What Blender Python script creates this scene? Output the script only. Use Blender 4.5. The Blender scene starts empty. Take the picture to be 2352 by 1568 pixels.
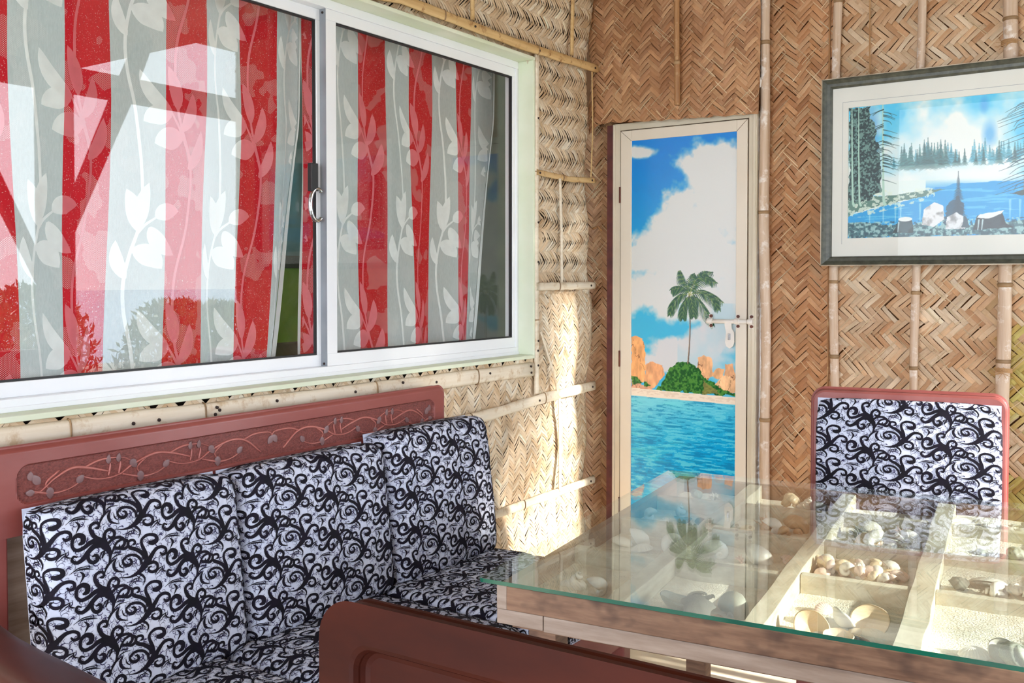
import bpy, bmesh, math, random
import numpy as np
from mathutils import Vector, Matrix
scn = bpy.context.scene
COL = scn.collection
rng = np.random.default_rng(7)
random.seed(7)
R_ = math.radians

# ---------------------------------------------------------------- camera
FPX = 2200.0; YAW = R_(34.7); PITCH = R_(1.5); CAM = (2.13, -3.8, 1.35)
HOR = 641.0
Y0 = HOR + FPX*math.tan(PITCH)
cd = bpy.data.cameras.new('camera'); cam = bpy.data.objects.new('camera', cd); COL.objects.link(cam)
cd.sensor_width = 36.0; cd.lens = 36.0*FPX/2352.0; cd.shift_y = -(784.0-Y0)/2352.0
cd.clip_start = 0.05; cd.clip_end = 2000
cam.location = CAM; cam.rotation_euler = (R_(90)-PITCH, 0, YAW)
scn.camera = cam
# ---------------------------------------------------------------- colour management
vs = scn.view_settings
vs.view_transform = 'Standard'; vs.look = 'None'; vs.gamma = 1.0; vs.exposure = 0.55; vs.use_curve_mapping = False
# ---------------------------------------------------------------- world: hazy bright sea sky
wd = bpy.data.worlds.new('world'); scn.world = wd; wd.use_nodes = True
nt = wd.node_tree; nt.nodes.clear()
wo = nt.nodes.new('ShaderNodeOutputWorld'); bg = nt.nodes.new('ShaderNodeBackground')
tc = nt.nodes.new('ShaderNodeTexCoord'); sx = nt.nodes.new('ShaderNodeSeparateXYZ'); rp = nt.nodes.new('ShaderNodeValToRGB')
nt.links.new(tc.outputs['Generated'], sx.inputs[0]); nt.links.new(sx.outputs[2], rp.inputs[0])
rp.color_ramp.elements[0].position = 0.0; rp.color_ramp.elements[0].color = (0.86, 0.92, 1.0, 1)
rp.color_ramp.elements[1].position = 0.7; rp.color_ramp.elements[1].color = (0.55, 0.72, 1.0, 1)
e = rp.color_ramp.elements.new(0.25); e.color = (0.80, 0.89, 1.0, 1)
nt.links.new(rp.outputs[0], bg.inputs[0]); bg.inputs[1].default_value = 5.2
nt.links.new(bg.outputs[0], wo.inputs[0])
# ---------------------------------------------------------------- sun, low, from the open east side
sd = bpy.data.lights.new('sun', 'SUN'); sd.energy = 12.5; sd.angle = R_(1.6); sd.color = (1.0, 0.94, 0.86)
sun = bpy.data.objects.new('sun', sd); COL.objects.link(sun)
SAZ = R_(4.0); SEL = R_(21)
sdir = Vector((math.cos(SEL)*math.cos(SAZ), math.cos(SEL)*math.sin(SAZ), math.sin(SEL)))
sun.rotation_euler = sdir.to_track_quat('Z', 'Y').to_euler(); sun.location = (8, 0, 5)

# ================================================================= helpers
def ray(px, py):
    cp, sp = math.cos(PITCH), math.sin(PITCH)
    F0 = (-math.sin(YAW), math.cos(YAW)); Rv = (math.cos(YAW), math.sin(YAW), 0)
    F = (F0[0]*cp, F0[1]*cp, -sp); U = (F0[0]*sp, F0[1]*sp, cp)
    a = (px-1176)/FPX; b = -(py-Y0)/FPX
    return [F[i]+a*Rv[i]+b*U[i] for i in range(3)]
def W(px, py, ax, val):          # where a measured line of sight meets a known plane of the room
    r = ray(px, py); k = 'xyz'.index(ax); s = (val-CAM[k])/r[k]
    return Vector([CAM[i]+s*r[i] for i in range(3)])
def lin(c):
    c = np.asarray(c, float)
    if c.max() > 1.001: c = c/255.0
    return np.where(c <= 0.04045, c/12.92, ((c+0.055)/1.055)**2.4)
def L4(c): return tuple(float(x) for x in lin(c)) + (1.0,)

def tag(o, label=None, cat=None, group=None, kind=None):
    if label: o['label'] = label
    if cat: o['category'] = cat
    if group: o['group'] = group
    if kind: o['kind'] = kind
    return o
def empty(name, loc=(0, 0, 0), rz=0.0, parent=None):
    o = bpy.data.objects.new(name, None); COL.objects.link(o); o.location = loc; o.rotation_euler = (0, 0, rz)
    o.empty_display_size = 0.05
    if parent: o.parent = parent
    return o
def copy_tree(o, parent=None):
    c = o.copy(); COL.objects.link(c); c.parent = parent
    for ch in list(o.children): copy_tree(ch, c)
    return c

class MB:
    """collects faces and builds one mesh object"""
    def __init__(s): s.v = []; s.f = []; s.m = []; s.uv = []; s.n = 0; s.c = []
    def add(s, V, F, mi=0, uv=None, col=None):
        V = np.asarray(V, float).reshape(-1, 3)
        for a in F: s.f.append(tuple(int(i)+s.n for i in a)); s.m.append(mi)
        s.v.append(V); s.n += len(V)
        s.uv.append(np.zeros((len(V), 2)) if uv is None else np.asarray(uv, float).reshape(-1, 2))
        s.c.append(np.ones((len(V), 3)) if col is None else np.broadcast_to(np.asarray(col, float), (len(V), 3)))
        return s
    def box(s, lo, hi, mi=0, M=None):
        x0, y0, z0 = lo; x1, y1, z1 = hi
        V = np.array([(x0,y0,z0),(x1,y0,z0),(x1,y1,z0),(x0,y1,z0),(x0,y0,z1),(x1,y0,z1),(x1,y1,z1),(x0,y1,z1)], float)
        if M is not None: V = np.array([M @ Vector(p) for p in V])
        return s.add(V, [(3,2,1,0),(4,5,6,7),(0,1,5,4),(1,2,6,5),(2,3,7,6),(3,0,4,7)], mi)
    def tube(s, pts, rad, seg=10, mi=0, caps=True, squash=None):
        P = [Vector(p) for p in pts]; n = len(P)
        if np.isscalar(rad): rad = [rad]*n
        V = []; UV = []
        up = Vector((0, 0, 1)); t0 = (P[1]-P[0]).normalized()
        if abs(t0.dot(up)) > 0.9: up = Vector((1, 0, 0))
        a = t0.cross(up).normalized(); ln = 0
        for i in range(n):
            t = (P[min(i+1, n-1)]-P[max(i-1, 0)]).normalized()
            a = (a - t*a.dot(t)).normalized(); b = t.cross(a)
            if i: ln += (P[i]-P[i-1]).length
            for k in range(seg):
                w = 2*math.pi*k/seg
                V.append(P[i] + (a*math.cos(w) + b*math.sin(w))*rad[i]); UV.append((ln, k/seg))
        F = []
        for i in range(n-1):
            for k in range(seg):
                k2 = (k+1) % seg
                F.append((i*seg+k, i*seg+k2, (i+1)*seg+k2, (i+1)*seg+k))
        if caps: F.append(tuple(range(seg))[::-1]); F.append(tuple((n-1)*seg+k for k in range(seg)))
        return s.add(V, F, mi, UV)
    def grid(s, X, Y, Z, mi=0, uv=None, col=None, closed_u=False):
        r, c = X.shape; V = np.stack([X, Y, Z], -1).reshape(-1, 3)
        i = np.arange(r-1)[:, None]; j = np.arange(c-(0 if closed_u else 1))[None, :]
        a = i*c+j; b = i*c+(j+1) % c; d = (i+1)*c+(j+1) % c; e_ = (i+1)*c+j
        F = np.stack([a, b, d, e_], -1).reshape(-1, 4)
        return s.add(V, F, mi, uv, None if col is None else col.reshape(-1, 3))
    def prism(s, poly, z0, z1, M, mi=0):
        n = len(poly); V = [M @ Vector((p[0], p[1], z0)) for p in poly]+[M @ Vector((p[0], p[1], z1)) for p in poly]
        F = [tuple(range(n))[::-1], tuple(range(n, 2*n))]+[(i, (i+1) % n, (i+1) % n+n, i+n) for i in range(n)]
        return s.add(V, F, mi)
    def build(s, name, mats, parent=None, smooth=False, bevel=0.0, loc=None):
        if not isinstance(mats, (list, tuple)): mats = [mats]
        V = np.concatenate(s.v); UV = np.concatenate(s.uv); C = np.concatenate(s.c)
        me = bpy.data.meshes.new(name)
        if loc is not None: V = V-np.asarray(loc, float)
        ls = np.array([len(f) for f in s.f]); fl = np.fromiter((i for f in s.f for i in f), dtype=np.int32)
        me.vertices.add(len(V)); me.vertices.foreach_set('co', V.astype(np.float32).ravel())
        me.loops.add(len(fl)); me.loops.foreach_set('vertex_index', fl)
        me.polygons.add(len(ls)); st = np.zeros(len(ls), np.int32); st[1:] = np.cumsum(ls)[:-1]
        me.polygons.foreach_set('loop_start', st)
        me.polygons.foreach_set('material_index', np.array(s.m, np.int32))
        me.update(calc_edges=True); me.validate()
        uvl = me.uv_layers.new(name='uv'); uvl.data.foreach_set('uv', UV[fl].astype(np.float32).ravel())
        if len(C) and not np.all(C == 1):
            ca = me.color_attributes.new('col', 'FLOAT_COLOR', 'POINT')
            ca.data.foreach_set('color', np.hstack([C, np.ones((len(C), 1))]).astype(np.float32).ravel())
        for m in mats: me.materials.append(m)
        me.polygons.foreach_set('use_smooth', np.full(len(ls), bool(smooth)))
        o = bpy.data.objects.new(name, me); COL.objects.link(o)
        if parent: o.parent = parent
        if loc is not None: o.location = loc
        if bevel:
            b = o.modifiers.new('bevel', 'BEVEL'); b.width = bevel; b.segments = 2; b.limit_method = 'ANGLE'
        return o
def rrect(w, h, r, seg=6, corners=(1, 1, 1, 1)):     # rounded rectangle outline, ccw from lower left
    pts = []
    for (cx, cy, a0, on) in ((w-r, r, -90, corners[1]), (w-r, h-r, 0, corners[2]), (r, h-r, 90, corners[3]), (r, r, 180, corners[0])):
        if on:
            for k in range(seg+1):
                a = R_(a0+90*k/seg); pts.append((cx+r*math.cos(a), cy+r*math.sin(a)))
        else:
            pts.append((cx+(r if cx > w/2 else -r), cy+(r if cy > h/2 else -r)))
    return pts

# ---------------------------------------------------------------- value noise
def vnoise(x, y, seed=0):
    x = np.asarray(x, float); y = np.asarray(y, float)
    xi = np.floor(x).astype(np.int64); yi = np.floor(y).astype(np.int64); fx = x-xi; fy = y-yi
    fx = fx*fx*(3-2*fx); fy = fy*fy*(3-2*fy)
    def h(a, b):
        n = (a*374761393+b*668265263+seed*974711) & 0x7fffffff
        n = ((n ^ (n >> 13))*1274126177) & 0x7fffffff
        return ((n ^ (n >> 16)) & 0xffff)/65535.0
    return (h(xi, yi)*(1-fx)+h(xi+1, yi)*fx)*(1-fy)+(h(xi, yi+1)*(1-fx)+h(xi+1, yi+1)*fx)*fy
def fbm(x, y, seed=0, o=4):
    s = 0; a = 0.5; t = 0
    for k in range(o): s = s+a*vnoise(x*2**k, y*2**k, seed+k*7); t += a; a *= 0.5
    return s/t

# ================================================================= materials
class N:
    def __init__(s, name):
        s.m = bpy.data.materials.new(name); s.m.use_nodes = True; s.t = s.m.node_tree; s.t.nodes.clear()
        s.out = s.n('ShaderNodeOutputMaterial')
    def n(s, typ, **kw):
        x = s.t.nodes.new(typ)
        for k, v in kw.items(): setattr(x, k, v)
        return x
    def l(s, a, b): s.t.links.new(a, b)
    def val(s, inp, v):
        if hasattr(v, 'is_output') or isinstance(v, bpy.types.NodeSocket): s.l(v, inp)
        else: inp.default_value = v
    def math(s, op, a, b=0.0, c=None):
        x = s.n('ShaderNodeMath', operation=op); s.val(x.inputs[0], a); s.val(x.inputs[1], b)
        if c is not None: s.val(x.inputs[2], c)
        return x.outputs[0]
    def mix(s, f, a, b, mode='MIX'):
        x = s.n('ShaderNodeMix', data_type='RGBA', blend_type=mode); s.val(x.inputs[0], f); s.val(x.inputs[6], a); s.val(x.inputs[7], b)
        return x.outputs[2]
    def noise(s, vec, scale, detail=3, rough=0.5):
        x = s.n('ShaderNodeTexNoise'); s.l(vec, x.inputs['Vector']); x.inputs['Scale'].default_value = scale
        x.inputs['Detail'].default_value = detail; x.inputs['Roughness'].default_value = rough
        return x.outputs[0]
    def map(s, vec, scale=(1, 1, 1), rot=(0, 0, 0)):
        x = s.n('ShaderNodeMapping'); s.l(vec, x.inputs[0]); x.inputs['Scale'].default_value = scale; x.inputs['Rotation'].default_value = rot
        return x.outputs[0]
    def ramp(s, v, stops):
        x = s.n('ShaderNodeValToRGB'); s.l(v, x.inputs[0]); r = x.color_ramp
        r.elements[0].position = stops[0][0]; r.elements[0].color = stops[0][1]
        r.elements[1].position = stops[-1][0]; r.elements[1].color = stops[-1][1]
        for p, c in stops[1:-1]: e = r.elements.new(p); e.color = c
        return x.outputs[0]
    def bsdf(s, col, rough=0.5, spec=0.5, coat=0, metal=0, bump=None, bstr=0.3, bdist=0.01, sheen=0, trans=0, alpha=None):
        b = s.n('ShaderNodeBsdfPrincipled'); s.val(b.inputs['Base Color'], col); s.val(b.inputs['Roughness'], rough)
        b.inputs['Specular IOR Level'].default_value = spec; b.inputs['Coat Weight'].default_value = coat
        b.inputs['Coat Roughness'].default_value = 0.15; b.inputs['Metallic'].default_value = metal
        b.inputs['Sheen Weight'].default_value = sheen; b.inputs['Transmission Weight'].default_value = trans
        if alpha is not None: s.val(b.inputs['Alpha'], alpha)
        if bump is not None:
            x = s.n('ShaderNodeBump'); x.inputs['Strength'].default_value = bstr; x.inputs['Distance'].default_value = bdist
            s.l(bump, x.inputs['Height']); s.l(x.outputs[0], b.inputs['Normal'])
        s.l(b.outputs[0], s.out.inputs[0]); return b
def obj_co(n): return n.n('ShaderNodeTexCoord').outputs['Object']
def uv_co(n): return n.n('ShaderNodeTexCoord').outputs['UV']

def m_plain(name, c1, c2=None, rough=0.5, scale=8, spec=0.5, coat=0, bstr=0.0, bscale=60, bdist=0.002, metal=0, stretch=(1, 1, 1), lo=0.3, hi=0.7, sheen=0):
    n = N(name); co = n.map(obj_co(n), stretch)
    c2 = c2 or tuple(min(255, int(x*0.9)) for x in c1)
    f = n.ramp(n.noise(co, scale, 4), [(lo, L4(c1)), (hi, L4(c2))])
    bp = n.noise(co, bscale, 3) if bstr else None
    n.bsdf(f, rough, spec, coat, metal, bp, bstr, bdist, sheen)
    return n.m
def m_strip(name, grain=0.35, rough=0.55):     # split bamboo strips: colour per strip from the mesh, grain along the strip
    n = N(name); at = n.n('ShaderNodeAttribute', attribute_name='col')
    co = n.map(uv_co(n), (3, 45, 1)); g = n.noise(co, 1.0, 4, 0.6)
    co2 = n.map(obj_co(n), (1, 1, 1)); big = n.noise(co2, 4.0, 4, 0.6)
    f = n.ramp(g, [(0.25, (1-grain, 1-grain, 1-grain, 1)), (0.75, (1+0.0, 1, 1, 1))])
    c = n.mix(1.0, at.outputs['Color'], f, 'MULTIPLY')
    st = n.ramp(big, [(0.35, L4((205, 180, 150))), (0.62, (1, 1, 1, 1))])
    c = n.mix(0.6, c, st, 'MULTIPLY')
    n.bsdf(c, rough, 0.35, 0, 0, g, 0.25, 0.001); return n.m
def m_attr(name, rough=0.5, spec=0.4, coat=0):
    n = N(name); at = n.n('ShaderNodeAttribute', attribute_name='col'); n.bsdf(at.outputs['Color'], rough, spec, coat)
    return n.m
def m_bamboo(name, c1, c2, c3=None, rough=0.45, st=(60, 60, 3), marks=False):
    n = N(name); co = n.map(obj_co(n), st); g = n.noise(co, 1.0, 4, 0.6)
    c = n.ramp(g, [(0.3, L4(c1)), (0.7, L4(c2))])
    if c3:
        m = n.ramp(n.noise(obj_co(n), 18, 5, 0.7), [(0.54, (0, 0, 0, 1)), (0.66, (1, 1, 1, 1))]); c = n.mix(m, c, L4(c3))
    n.bsdf(c, rough, 0.4, 0, 0, g, 0.3, 0.0015); return n.m
def m_wood(name, c1, c2, st, rough=0.5, coat=0, spots=None, scale=1.0, bstr=0.25, spec=0.5, bd=0.001):
    n = N(name); co = n.map(obj_co(n), st); g = n.noise(co, scale, 5, 0.6)
    c = n.ramp(g, [(0.32, L4(c1)), (0.68, L4(c2))])
    if spots:
        m = n.ramp(n.noise(n.map(obj_co(n), (9, 9, 14)), 1.0, 3, 0.6), [(0.50, (0, 0, 0, 1)), (0.66, (1, 1, 1, 1))]); c = n.mix(m, c, L4(spots))
    n.bsdf(c, rough, spec, coat, 0, g, bstr, bd); return n.m
def m_glass(name, tint, ior=1.52, rough=0.0, back=None):
    n = N(name); lw = n.n('ShaderNodeLayerWeight'); lw.inputs[0].default_value = 0.5; r0 = ((ior-1)/(ior+1))**2
    class fr: outputs = [n.math('ADD', n.math('MULTIPLY', n.math('POWER', lw.outputs['Facing'], 5.0), 1-r0), r0)]
    t = n.n('ShaderNodeBsdfTransparent'); t.inputs[0].default_value = tint
    g = n.n('ShaderNodeBsdfGlossy'); g.inputs['Roughness'].default_value = rough; g.inputs[0].default_value = (1, 1, 1, 1)
    mx = n.n('ShaderNodeMixShader'); n.l(fr.outputs[0], mx.inputs[0]); n.l(t.outputs[0], mx.inputs[1]); n.l(g.outputs[0], mx.inputs[2])
    n.l(mx.outputs[0], n.out.inputs[0]); return n.m

M = {}
M['strip'] = m_strip('split_bamboo_strips')
M['strip_dark'] = m_strip('aged_bamboo_strips', 0.3)
M['backing'] = m_plain('dark_board', (58, 42, 30), (40, 30, 24), 0.9)
M['backing_brown'] = m_plain('brown_board', (142, 98, 62), (116, 78, 50), 0.9)
M['batten_pale'] = m_bamboo('pale_split_bamboo', (232, 222, 204), (216, 200, 174), (200, 176, 144), st=(50, 3, 60))
M['batten_yellow'] = m_bamboo('yellow_split_bamboo', (222, 192, 140), (196, 158, 104), (160, 116, 70), st=(50, 3, 60))
M['pole'] = m_bamboo('weathered_bamboo_pole', (216, 194, 172), (184, 154, 126), (228, 218, 208))
M['pole_brown'] = m_bamboo('brown_bamboo_pole', (178, 132, 88), (140, 98, 62), (196, 160, 118))
M['node'] = m_plain('bamboo_node', (170, 138, 100), (120, 92, 62), 0.6)
M['nail'] = m_plain('rusty_nail', (62, 46, 42), (34, 26, 24), 0.6, metal=0.4)
M['alu'] = m_plain('white_powder_coated_aluminium', (238, 240, 243), (230, 233, 237), 0.28, scale=3)
M['alu_grey'] = m_plain('bare_grey_aluminium', (150, 156, 162), (130, 136, 142), 0.35, metal=0.3)
M['casing'] = m_plain('pale_green_painted_render', (226, 232, 212), (212, 222, 192), 0.6, scale=5, bstr=0.1)
M['gasket'] = m_plain('black_rubber_gasket', (26, 25, 26), (18, 17, 18), 0.5)
M['pane'] = m_glass('window_glass', (0.97, 0.985, 0.98, 1), 1.43)
M['tglass'] = m_glass('table_glass', (0.945, 0.98, 0.965, 1), 1.5)
M['tedge'] = m_plain('green_glass_edge', (14, 104, 80), (8, 78, 62), 0.15, coat=0.5)
M['pvc'] = m_plain('cream_pvc_door', (224, 214, 198), (214, 202, 184), 0.35, scale=3)
M['pvc_frame'] = m_plain('cream_pvc_frame', (212, 202, 182), (198, 186, 162), 0.4, scale=4)
M['seam'] = m_plain('brown_seam', (92, 70, 44), (60, 44, 28), 0.8)  # dark brown strips in the gaps round the leaf and along the mitres
M['print'] = m_attr('printed_door_film', 0.22, 0.5)
M['paint'] = m_attr('printed_landscape', 0.35, 0.5)
M['frame_green'] = m_wood('dark_olive_frame', (52, 54, 46), (82, 84, 72), (40, 40, 40), 0.4, bstr=0.15)
M['gilt'] = m_plain('worn_pale_edge', (214, 200, 176), (150, 130, 104), 0.4)
M['matboard'] = m_plain('off_white_mount_board', (224, 224, 216), (212, 213, 204), 0.5, scale=3)
M['pictureglass'] = m_glass('picture_glass', (1, 1, 1, 1), 1.3)
M['redwood'] = m_wood('red_stained_wood', (134, 64, 58), (150, 82, 76), (8, 2.5, 8), 0.42, 0.2, bstr=0.06)
M['carved'] = m_wood('punched_red_wood_ground', (104, 46, 42), (146, 78, 70), (60, 160, 260), 0.45, 0.1, bstr=1.0, bd=0.004)
M['vine'] = m_plain('lightened_pink_carved_vine', (188, 116, 106), (160, 88, 80), 0.4)  # relief contrast put into colour: lighter vines over a darker ground
M['leafgrey'] = m_plain('mauve_carved_leaf', (134, 104, 104), (112, 78, 78), 0.4)  # leaves greyer than the red wood around them
M['darkwood'] = m_wood('dark_brown_varnished_wood', (74, 27, 14), (48, 15, 8), (3, 3, 8), 0.5, 0.0, bstr=0.08, spec=0.14)
M['armwood'] = m_wood('brown_varnished_arm', (84, 42, 36), (58, 24, 20), (3, 6, 8), 0.42, 0.1, bstr=0.08)
M['black_side'] = m_plain('black_edge', (22, 18, 18), (14, 12, 12), 0.5)
M['fabric'] = m_plain('white_lavender_cloth', (208, 213, 230), (192, 199, 220), 0.85, scale=14, bstr=0.2, bscale=500, bdist=0.0008, sheen=0.2)
M['flock'] = m_plain('black_velvet_flock', (14, 13, 20), (24, 18, 34), 0.75, scale=30, spec=0.2)
M['flock2'] = m_plain('violet_grey_fine_print', (66, 62, 96), (44, 40, 72), 0.85, scale=30, spec=0.2)
M['planks'] = m_wood('weathered_table_plank', (150, 114, 88), (106, 74, 54), (7, 7, 60), 0.6, spots=(66, 44, 34), bstr=0.3)
M['plank_grey'] = m_wood('grey_table_plank', (170, 150, 134), (140, 118, 102), (7, 7, 60), 0.6, bstr=0.3)
M['slat'] = m_wood('pale_sawn_slat', (214, 206, 188), (186, 174, 152), (30, 12, 60), 0.75, bstr=0.5)
M['sand'] = m_plain('white_coral_sand', (244, 238, 224), (228, 218, 200), 0.95, scale=40, bstr=0.9, bscale=260, bdist=0.004)
M['sh_white'] = m_plain('white_shell', (244, 240, 232), (226, 216, 200), 0.35, scale=30)
M['sh_cream'] = m_plain('cream_shell', (240, 224, 196), (222, 190, 150), 0.35, scale=50)
M['sh_pink'] = m_plain('pinkish_shell', (238, 216, 204), (220, 182, 164), 0.35, scale=50)
M['sh_brown'] = m_plain('brown_mottled_shell', (206, 170, 130), (150, 108, 74), 0.4, scale=60)
M['sh_grey'] = m_plain('grey_green_shell', (190, 190, 176), (120, 120, 108), 0.5, scale=50)
M['coral'] = m_plain('pitted_dead_coral', (222, 216, 200), (170, 164, 148), 0.9, scale=60, bstr=1.0, bscale=120, bdist=0.006)
M['floor'] = m_plain('pale_sand_cement_floor', (230, 218, 196), (212, 198, 170), 0.8, scale=5, bstr=0.3, bscale=60)
M['thatch'] = m_plain('woven_thatch_ceiling', (206, 180, 146), (170, 142, 108), 0.9, scale=30, bstr=0.8, bscale=60, bdist=0.02, stretch=(1, 8, 1))
M['timber'] = m_wood('dark_porch_timber', (86, 66, 52), (58, 42, 32), (6, 6, 2), 0.7)
M['roomwall'] = m_plain('teal_green_room_wall', (150, 182, 172), (136, 168, 158), 0.8)
M['roomlow'] = m_plain('dark_olive_room_wall', (92, 92, 72), (76, 76, 60), 0.8)
M['leafmat'] = m_plain('shrub_leaf', (70, 104, 44), (128, 134, 60), 0.6, scale=2.5)
M['seam_red'] = m_plain('maroon_post_paint', (112, 56, 50), (78, 40, 40), 0.7, scale=20)
M['green'] = m_plain('bright_green_panel', (130, 178, 60), (112, 160, 50), 0.5)
M['chrome'] = m_plain('chrome', (200, 202, 205), (170, 172, 176), 0.15, metal=1.0)
M['boltwhite'] = m_plain('white_painted_bolt', (232, 228, 222), (216, 208, 198), 0.3)
M['rust'] = m_plain('rusty_screw', (112, 62, 46), (70, 40, 34), 0.7)
M['rope'] = m_plain('frayed_natural_twine', (196, 156, 110), (160, 120, 80), 0.9)
M['seawater'] = m_plain('sea_water', (120, 170, 196), (96, 150, 180), 0.15, scale=0.3)
M['ground'] = m_plain('beach_sand', (214, 200, 170), (196, 180, 150), 0.9, scale=2)
M['parapet'] = m_plain('brown_parapet', (120, 92, 70), (96, 72, 56), 0.8, scale=20)

# ================================================================= woven bamboo mats
def woven(mb, S, u0, u1, v0, v1, w, k, bands, inside, palette, seed=0, lift=0.0035, jit=0.15, warp=0.25, tint=None, gap=0.92, mi=0, clamp=None, slivers=260):
    """real over-and-under strips of a 45 degree twill mat laid on the surface S(u, v, height)"""
    r = np.random.default_rng(seed); q = math.sqrt(0.5)
    cs = [(u0, v0), (u0, v1), (u1, v0), (u1, v1)]
    A = [(a+b)*q/w for a, b in cs]; B = [(b-a)*q/w for a, b in cs]
    i0, i1 = int(min(A))-2*k, int(max(A))+2*k; j0, j1 = int(min(B))-2*k, int(max(B))+2*k
    I, J = np.meshgrid(np.arange(i0, i1), np.arange(j0, j1), indexing='ij')
    sgn = 1 if bands else -1
    ph = (I+sgn*J) % (2*k)
    out = []
    # warp floats run along J, weft floats along I
    m = ph == 0
    iw, jw = I[m], J[m]
    ca = iw+0.5; cb = jw+k/2.0 if sgn > 0 else jw-k/2.0+1
    out.append((ca, cb, np.zeros_like(ca), iw))
    m = ph == (k if sgn > 0 else k)
    iw, jw = I[m], J[m]
    out.append((iw+k/2.0, jw+0.5, np.ones_like(iw)*1.0, jw))
    along = np.array([-0.5, -0.40, -0.2, 0.2, 0.40, 0.5]); prof = np.array([-1.2, 0.1, 0.9, 0.9, 0.1, -1.2])
    for ca, cb, isw, sid in out:
        n = len(ca)
        keep0 = (ca-cb)*q*w; keepv = (ca+cb)*q*w
        msk = (keep0 > u0) & (keep0 < u1) & (keepv > v0) & (keepv < v1)
        msk &= inside(keep0, keepv)
        ca, cb, isw, sid = ca[msk], cb[msk], isw[msk], sid[msk]; n = len(ca)
        if n == 0: continue
        ln = (k+0.75)*(1+r.normal(0, 0.03, n)); wd_ = gap*(1+r.normal(0, jit*0.45, n)).clip(0.55, 1.25)
        off = r.normal(0, 0.05, n); ang = r.normal(0, 0.014, n); hj = r.normal(0, 0.28, n).clip(-0.5, 1.2)
        tilt = r.normal(0, 0.35, n)
        t = along[None, :, None]*ln[:, None, None]; s = np.array([-0.5, 0.0, 0.5])[None, None, :]*wd_[:, None, None]
        s = s+off[:, None, None]+ang[:, None, None]*t
        t = t+np.zeros_like(s)
        a = np.where(isw[:, None, None] > 0.5, ca[:, None, None]+t, ca[:, None, None]+s)
        b = np.where(isw[:, None, None] > 0.5, cb[:, None, None]+s, cb[:, None, None]+t)
        uu = (a-b)*q*w; vv = (a+b)*q*w
        wx = (fbm(uu/(w*14)+seed, vv/(w*14), seed+3)-0.5)*w*warp*8; wy = (fbm(uu/(w*14)+9, vv/(w*14)+seed, seed+5)-0.5)*w*warp*8
        U_, V_ = uu+wx, vv+wy
        if clamp: U_, V_ = clamp(U_, V_)
        h = lift*(prof[None, :, None]*(1+hj[:, None, None])+np.array([-0.25, 0.12, -0.25])[None, None, :]+tilt[:, None, None]*np.array([-0.3, 0, 0.3])[None, None, :])
        P = S(U_, V_, h)
        V = P.reshape(-1, 3)
        base = (np.arange(n)*18)[:, None, None]
        ii = np.arange(5)[None, :, None]; jj = np.arange(2)[None, None, :]
        a_ = base+ii*3+jj; F = np.stack([a_, a_+1, a_+4, a_+3], -1).reshape(-1, 4)
        pal = np.array([lin(c) for c in palette]); ci = r.integers(0, len(pal), n); c2 = r.integers(0, len(pal), n)
        mixf = r.random(n)[:, None]
        c = pal[ci]*mixf+pal[c2]*(1-mixf); c = c*(1+r.normal(0, 0.07, n))[:, None]
        if tint is not None: c = c*tint((ca-cb)*q*w, (ca+cb)*q*w)
        c = np.repeat(c.clip(0.01, 1), 18, 0)
        uvx = (t/ (k)+r.random(n)[:, None, None]*60); uvy = s+r.random(n)[:, None, None]*60
        mb.add(V, F, mi, np.stack([uvx, uvy], -1), c)
    ns_ = int((u1-u0)*(v1-v0)*slivers)
    if ns_:
        a = r.uniform(u0, u1, ns_); b = r.uniform(v0, v1, ns_); ok = inside(a, b); a, b = a[ok], b[ok]; n = len(a)
        sg = r.choice([-1, 1], n); ln = r.uniform(2, 6, n)*w; wd2 = r.uniform(.03, .10, n)*w; th = sg*(math.pi/4)+r.normal(0, .03, n)
        du, dv = np.cos(th), np.sin(th); t = np.array([-.5, 0, .5])
        A = np.stack([a[:, None]+t*(ln*du)[:, None]-(dv*wd2)[:, None], a[:, None]+t*(ln*du)[:, None]+(dv*wd2)[:, None]], -1); B = np.stack([b[:, None]+t*(ln*dv)[:, None]+(du*wd2)[:, None], b[:, None]+t*(ln*dv)[:, None]-(du*wd2)[:, None]], -1)
        if clamp: A, B = clamp(A, B)
        P = S(A, B, lift*1.35+np.array([0, .5, 0])[None, :, None]*lift+0*A); k6 = (np.arange(n)*6)[:, None]
        F = np.concatenate([k6+np.array([0, 1, 3, 2]), k6+np.array([2, 3, 5, 4])])
        mb.add(P.reshape(-1, 3), F, mi, None, np.repeat(lin((248, 222, 180))[None]*r.uniform(.6, 1, n)[:, None], 6, 0))
    return mb

PAL_L = [(244, 228, 202), (236, 214, 184), (250, 240, 220), (222, 194, 158), (240, 218, 186), (230, 208, 178)]
PAL_B = [(226, 174, 126), (212, 156, 108), (232, 188, 144), (198, 140, 94), (220, 166, 120)]
PAL_BR = [(236, 206, 170), (224, 182, 140), (242, 220, 190), (212, 164, 120), (234, 196, 156)]
PAL_D = [(200, 152, 110), (186, 136, 96), (210, 166, 124), (176, 128, 90), (196, 148, 110)]

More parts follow.
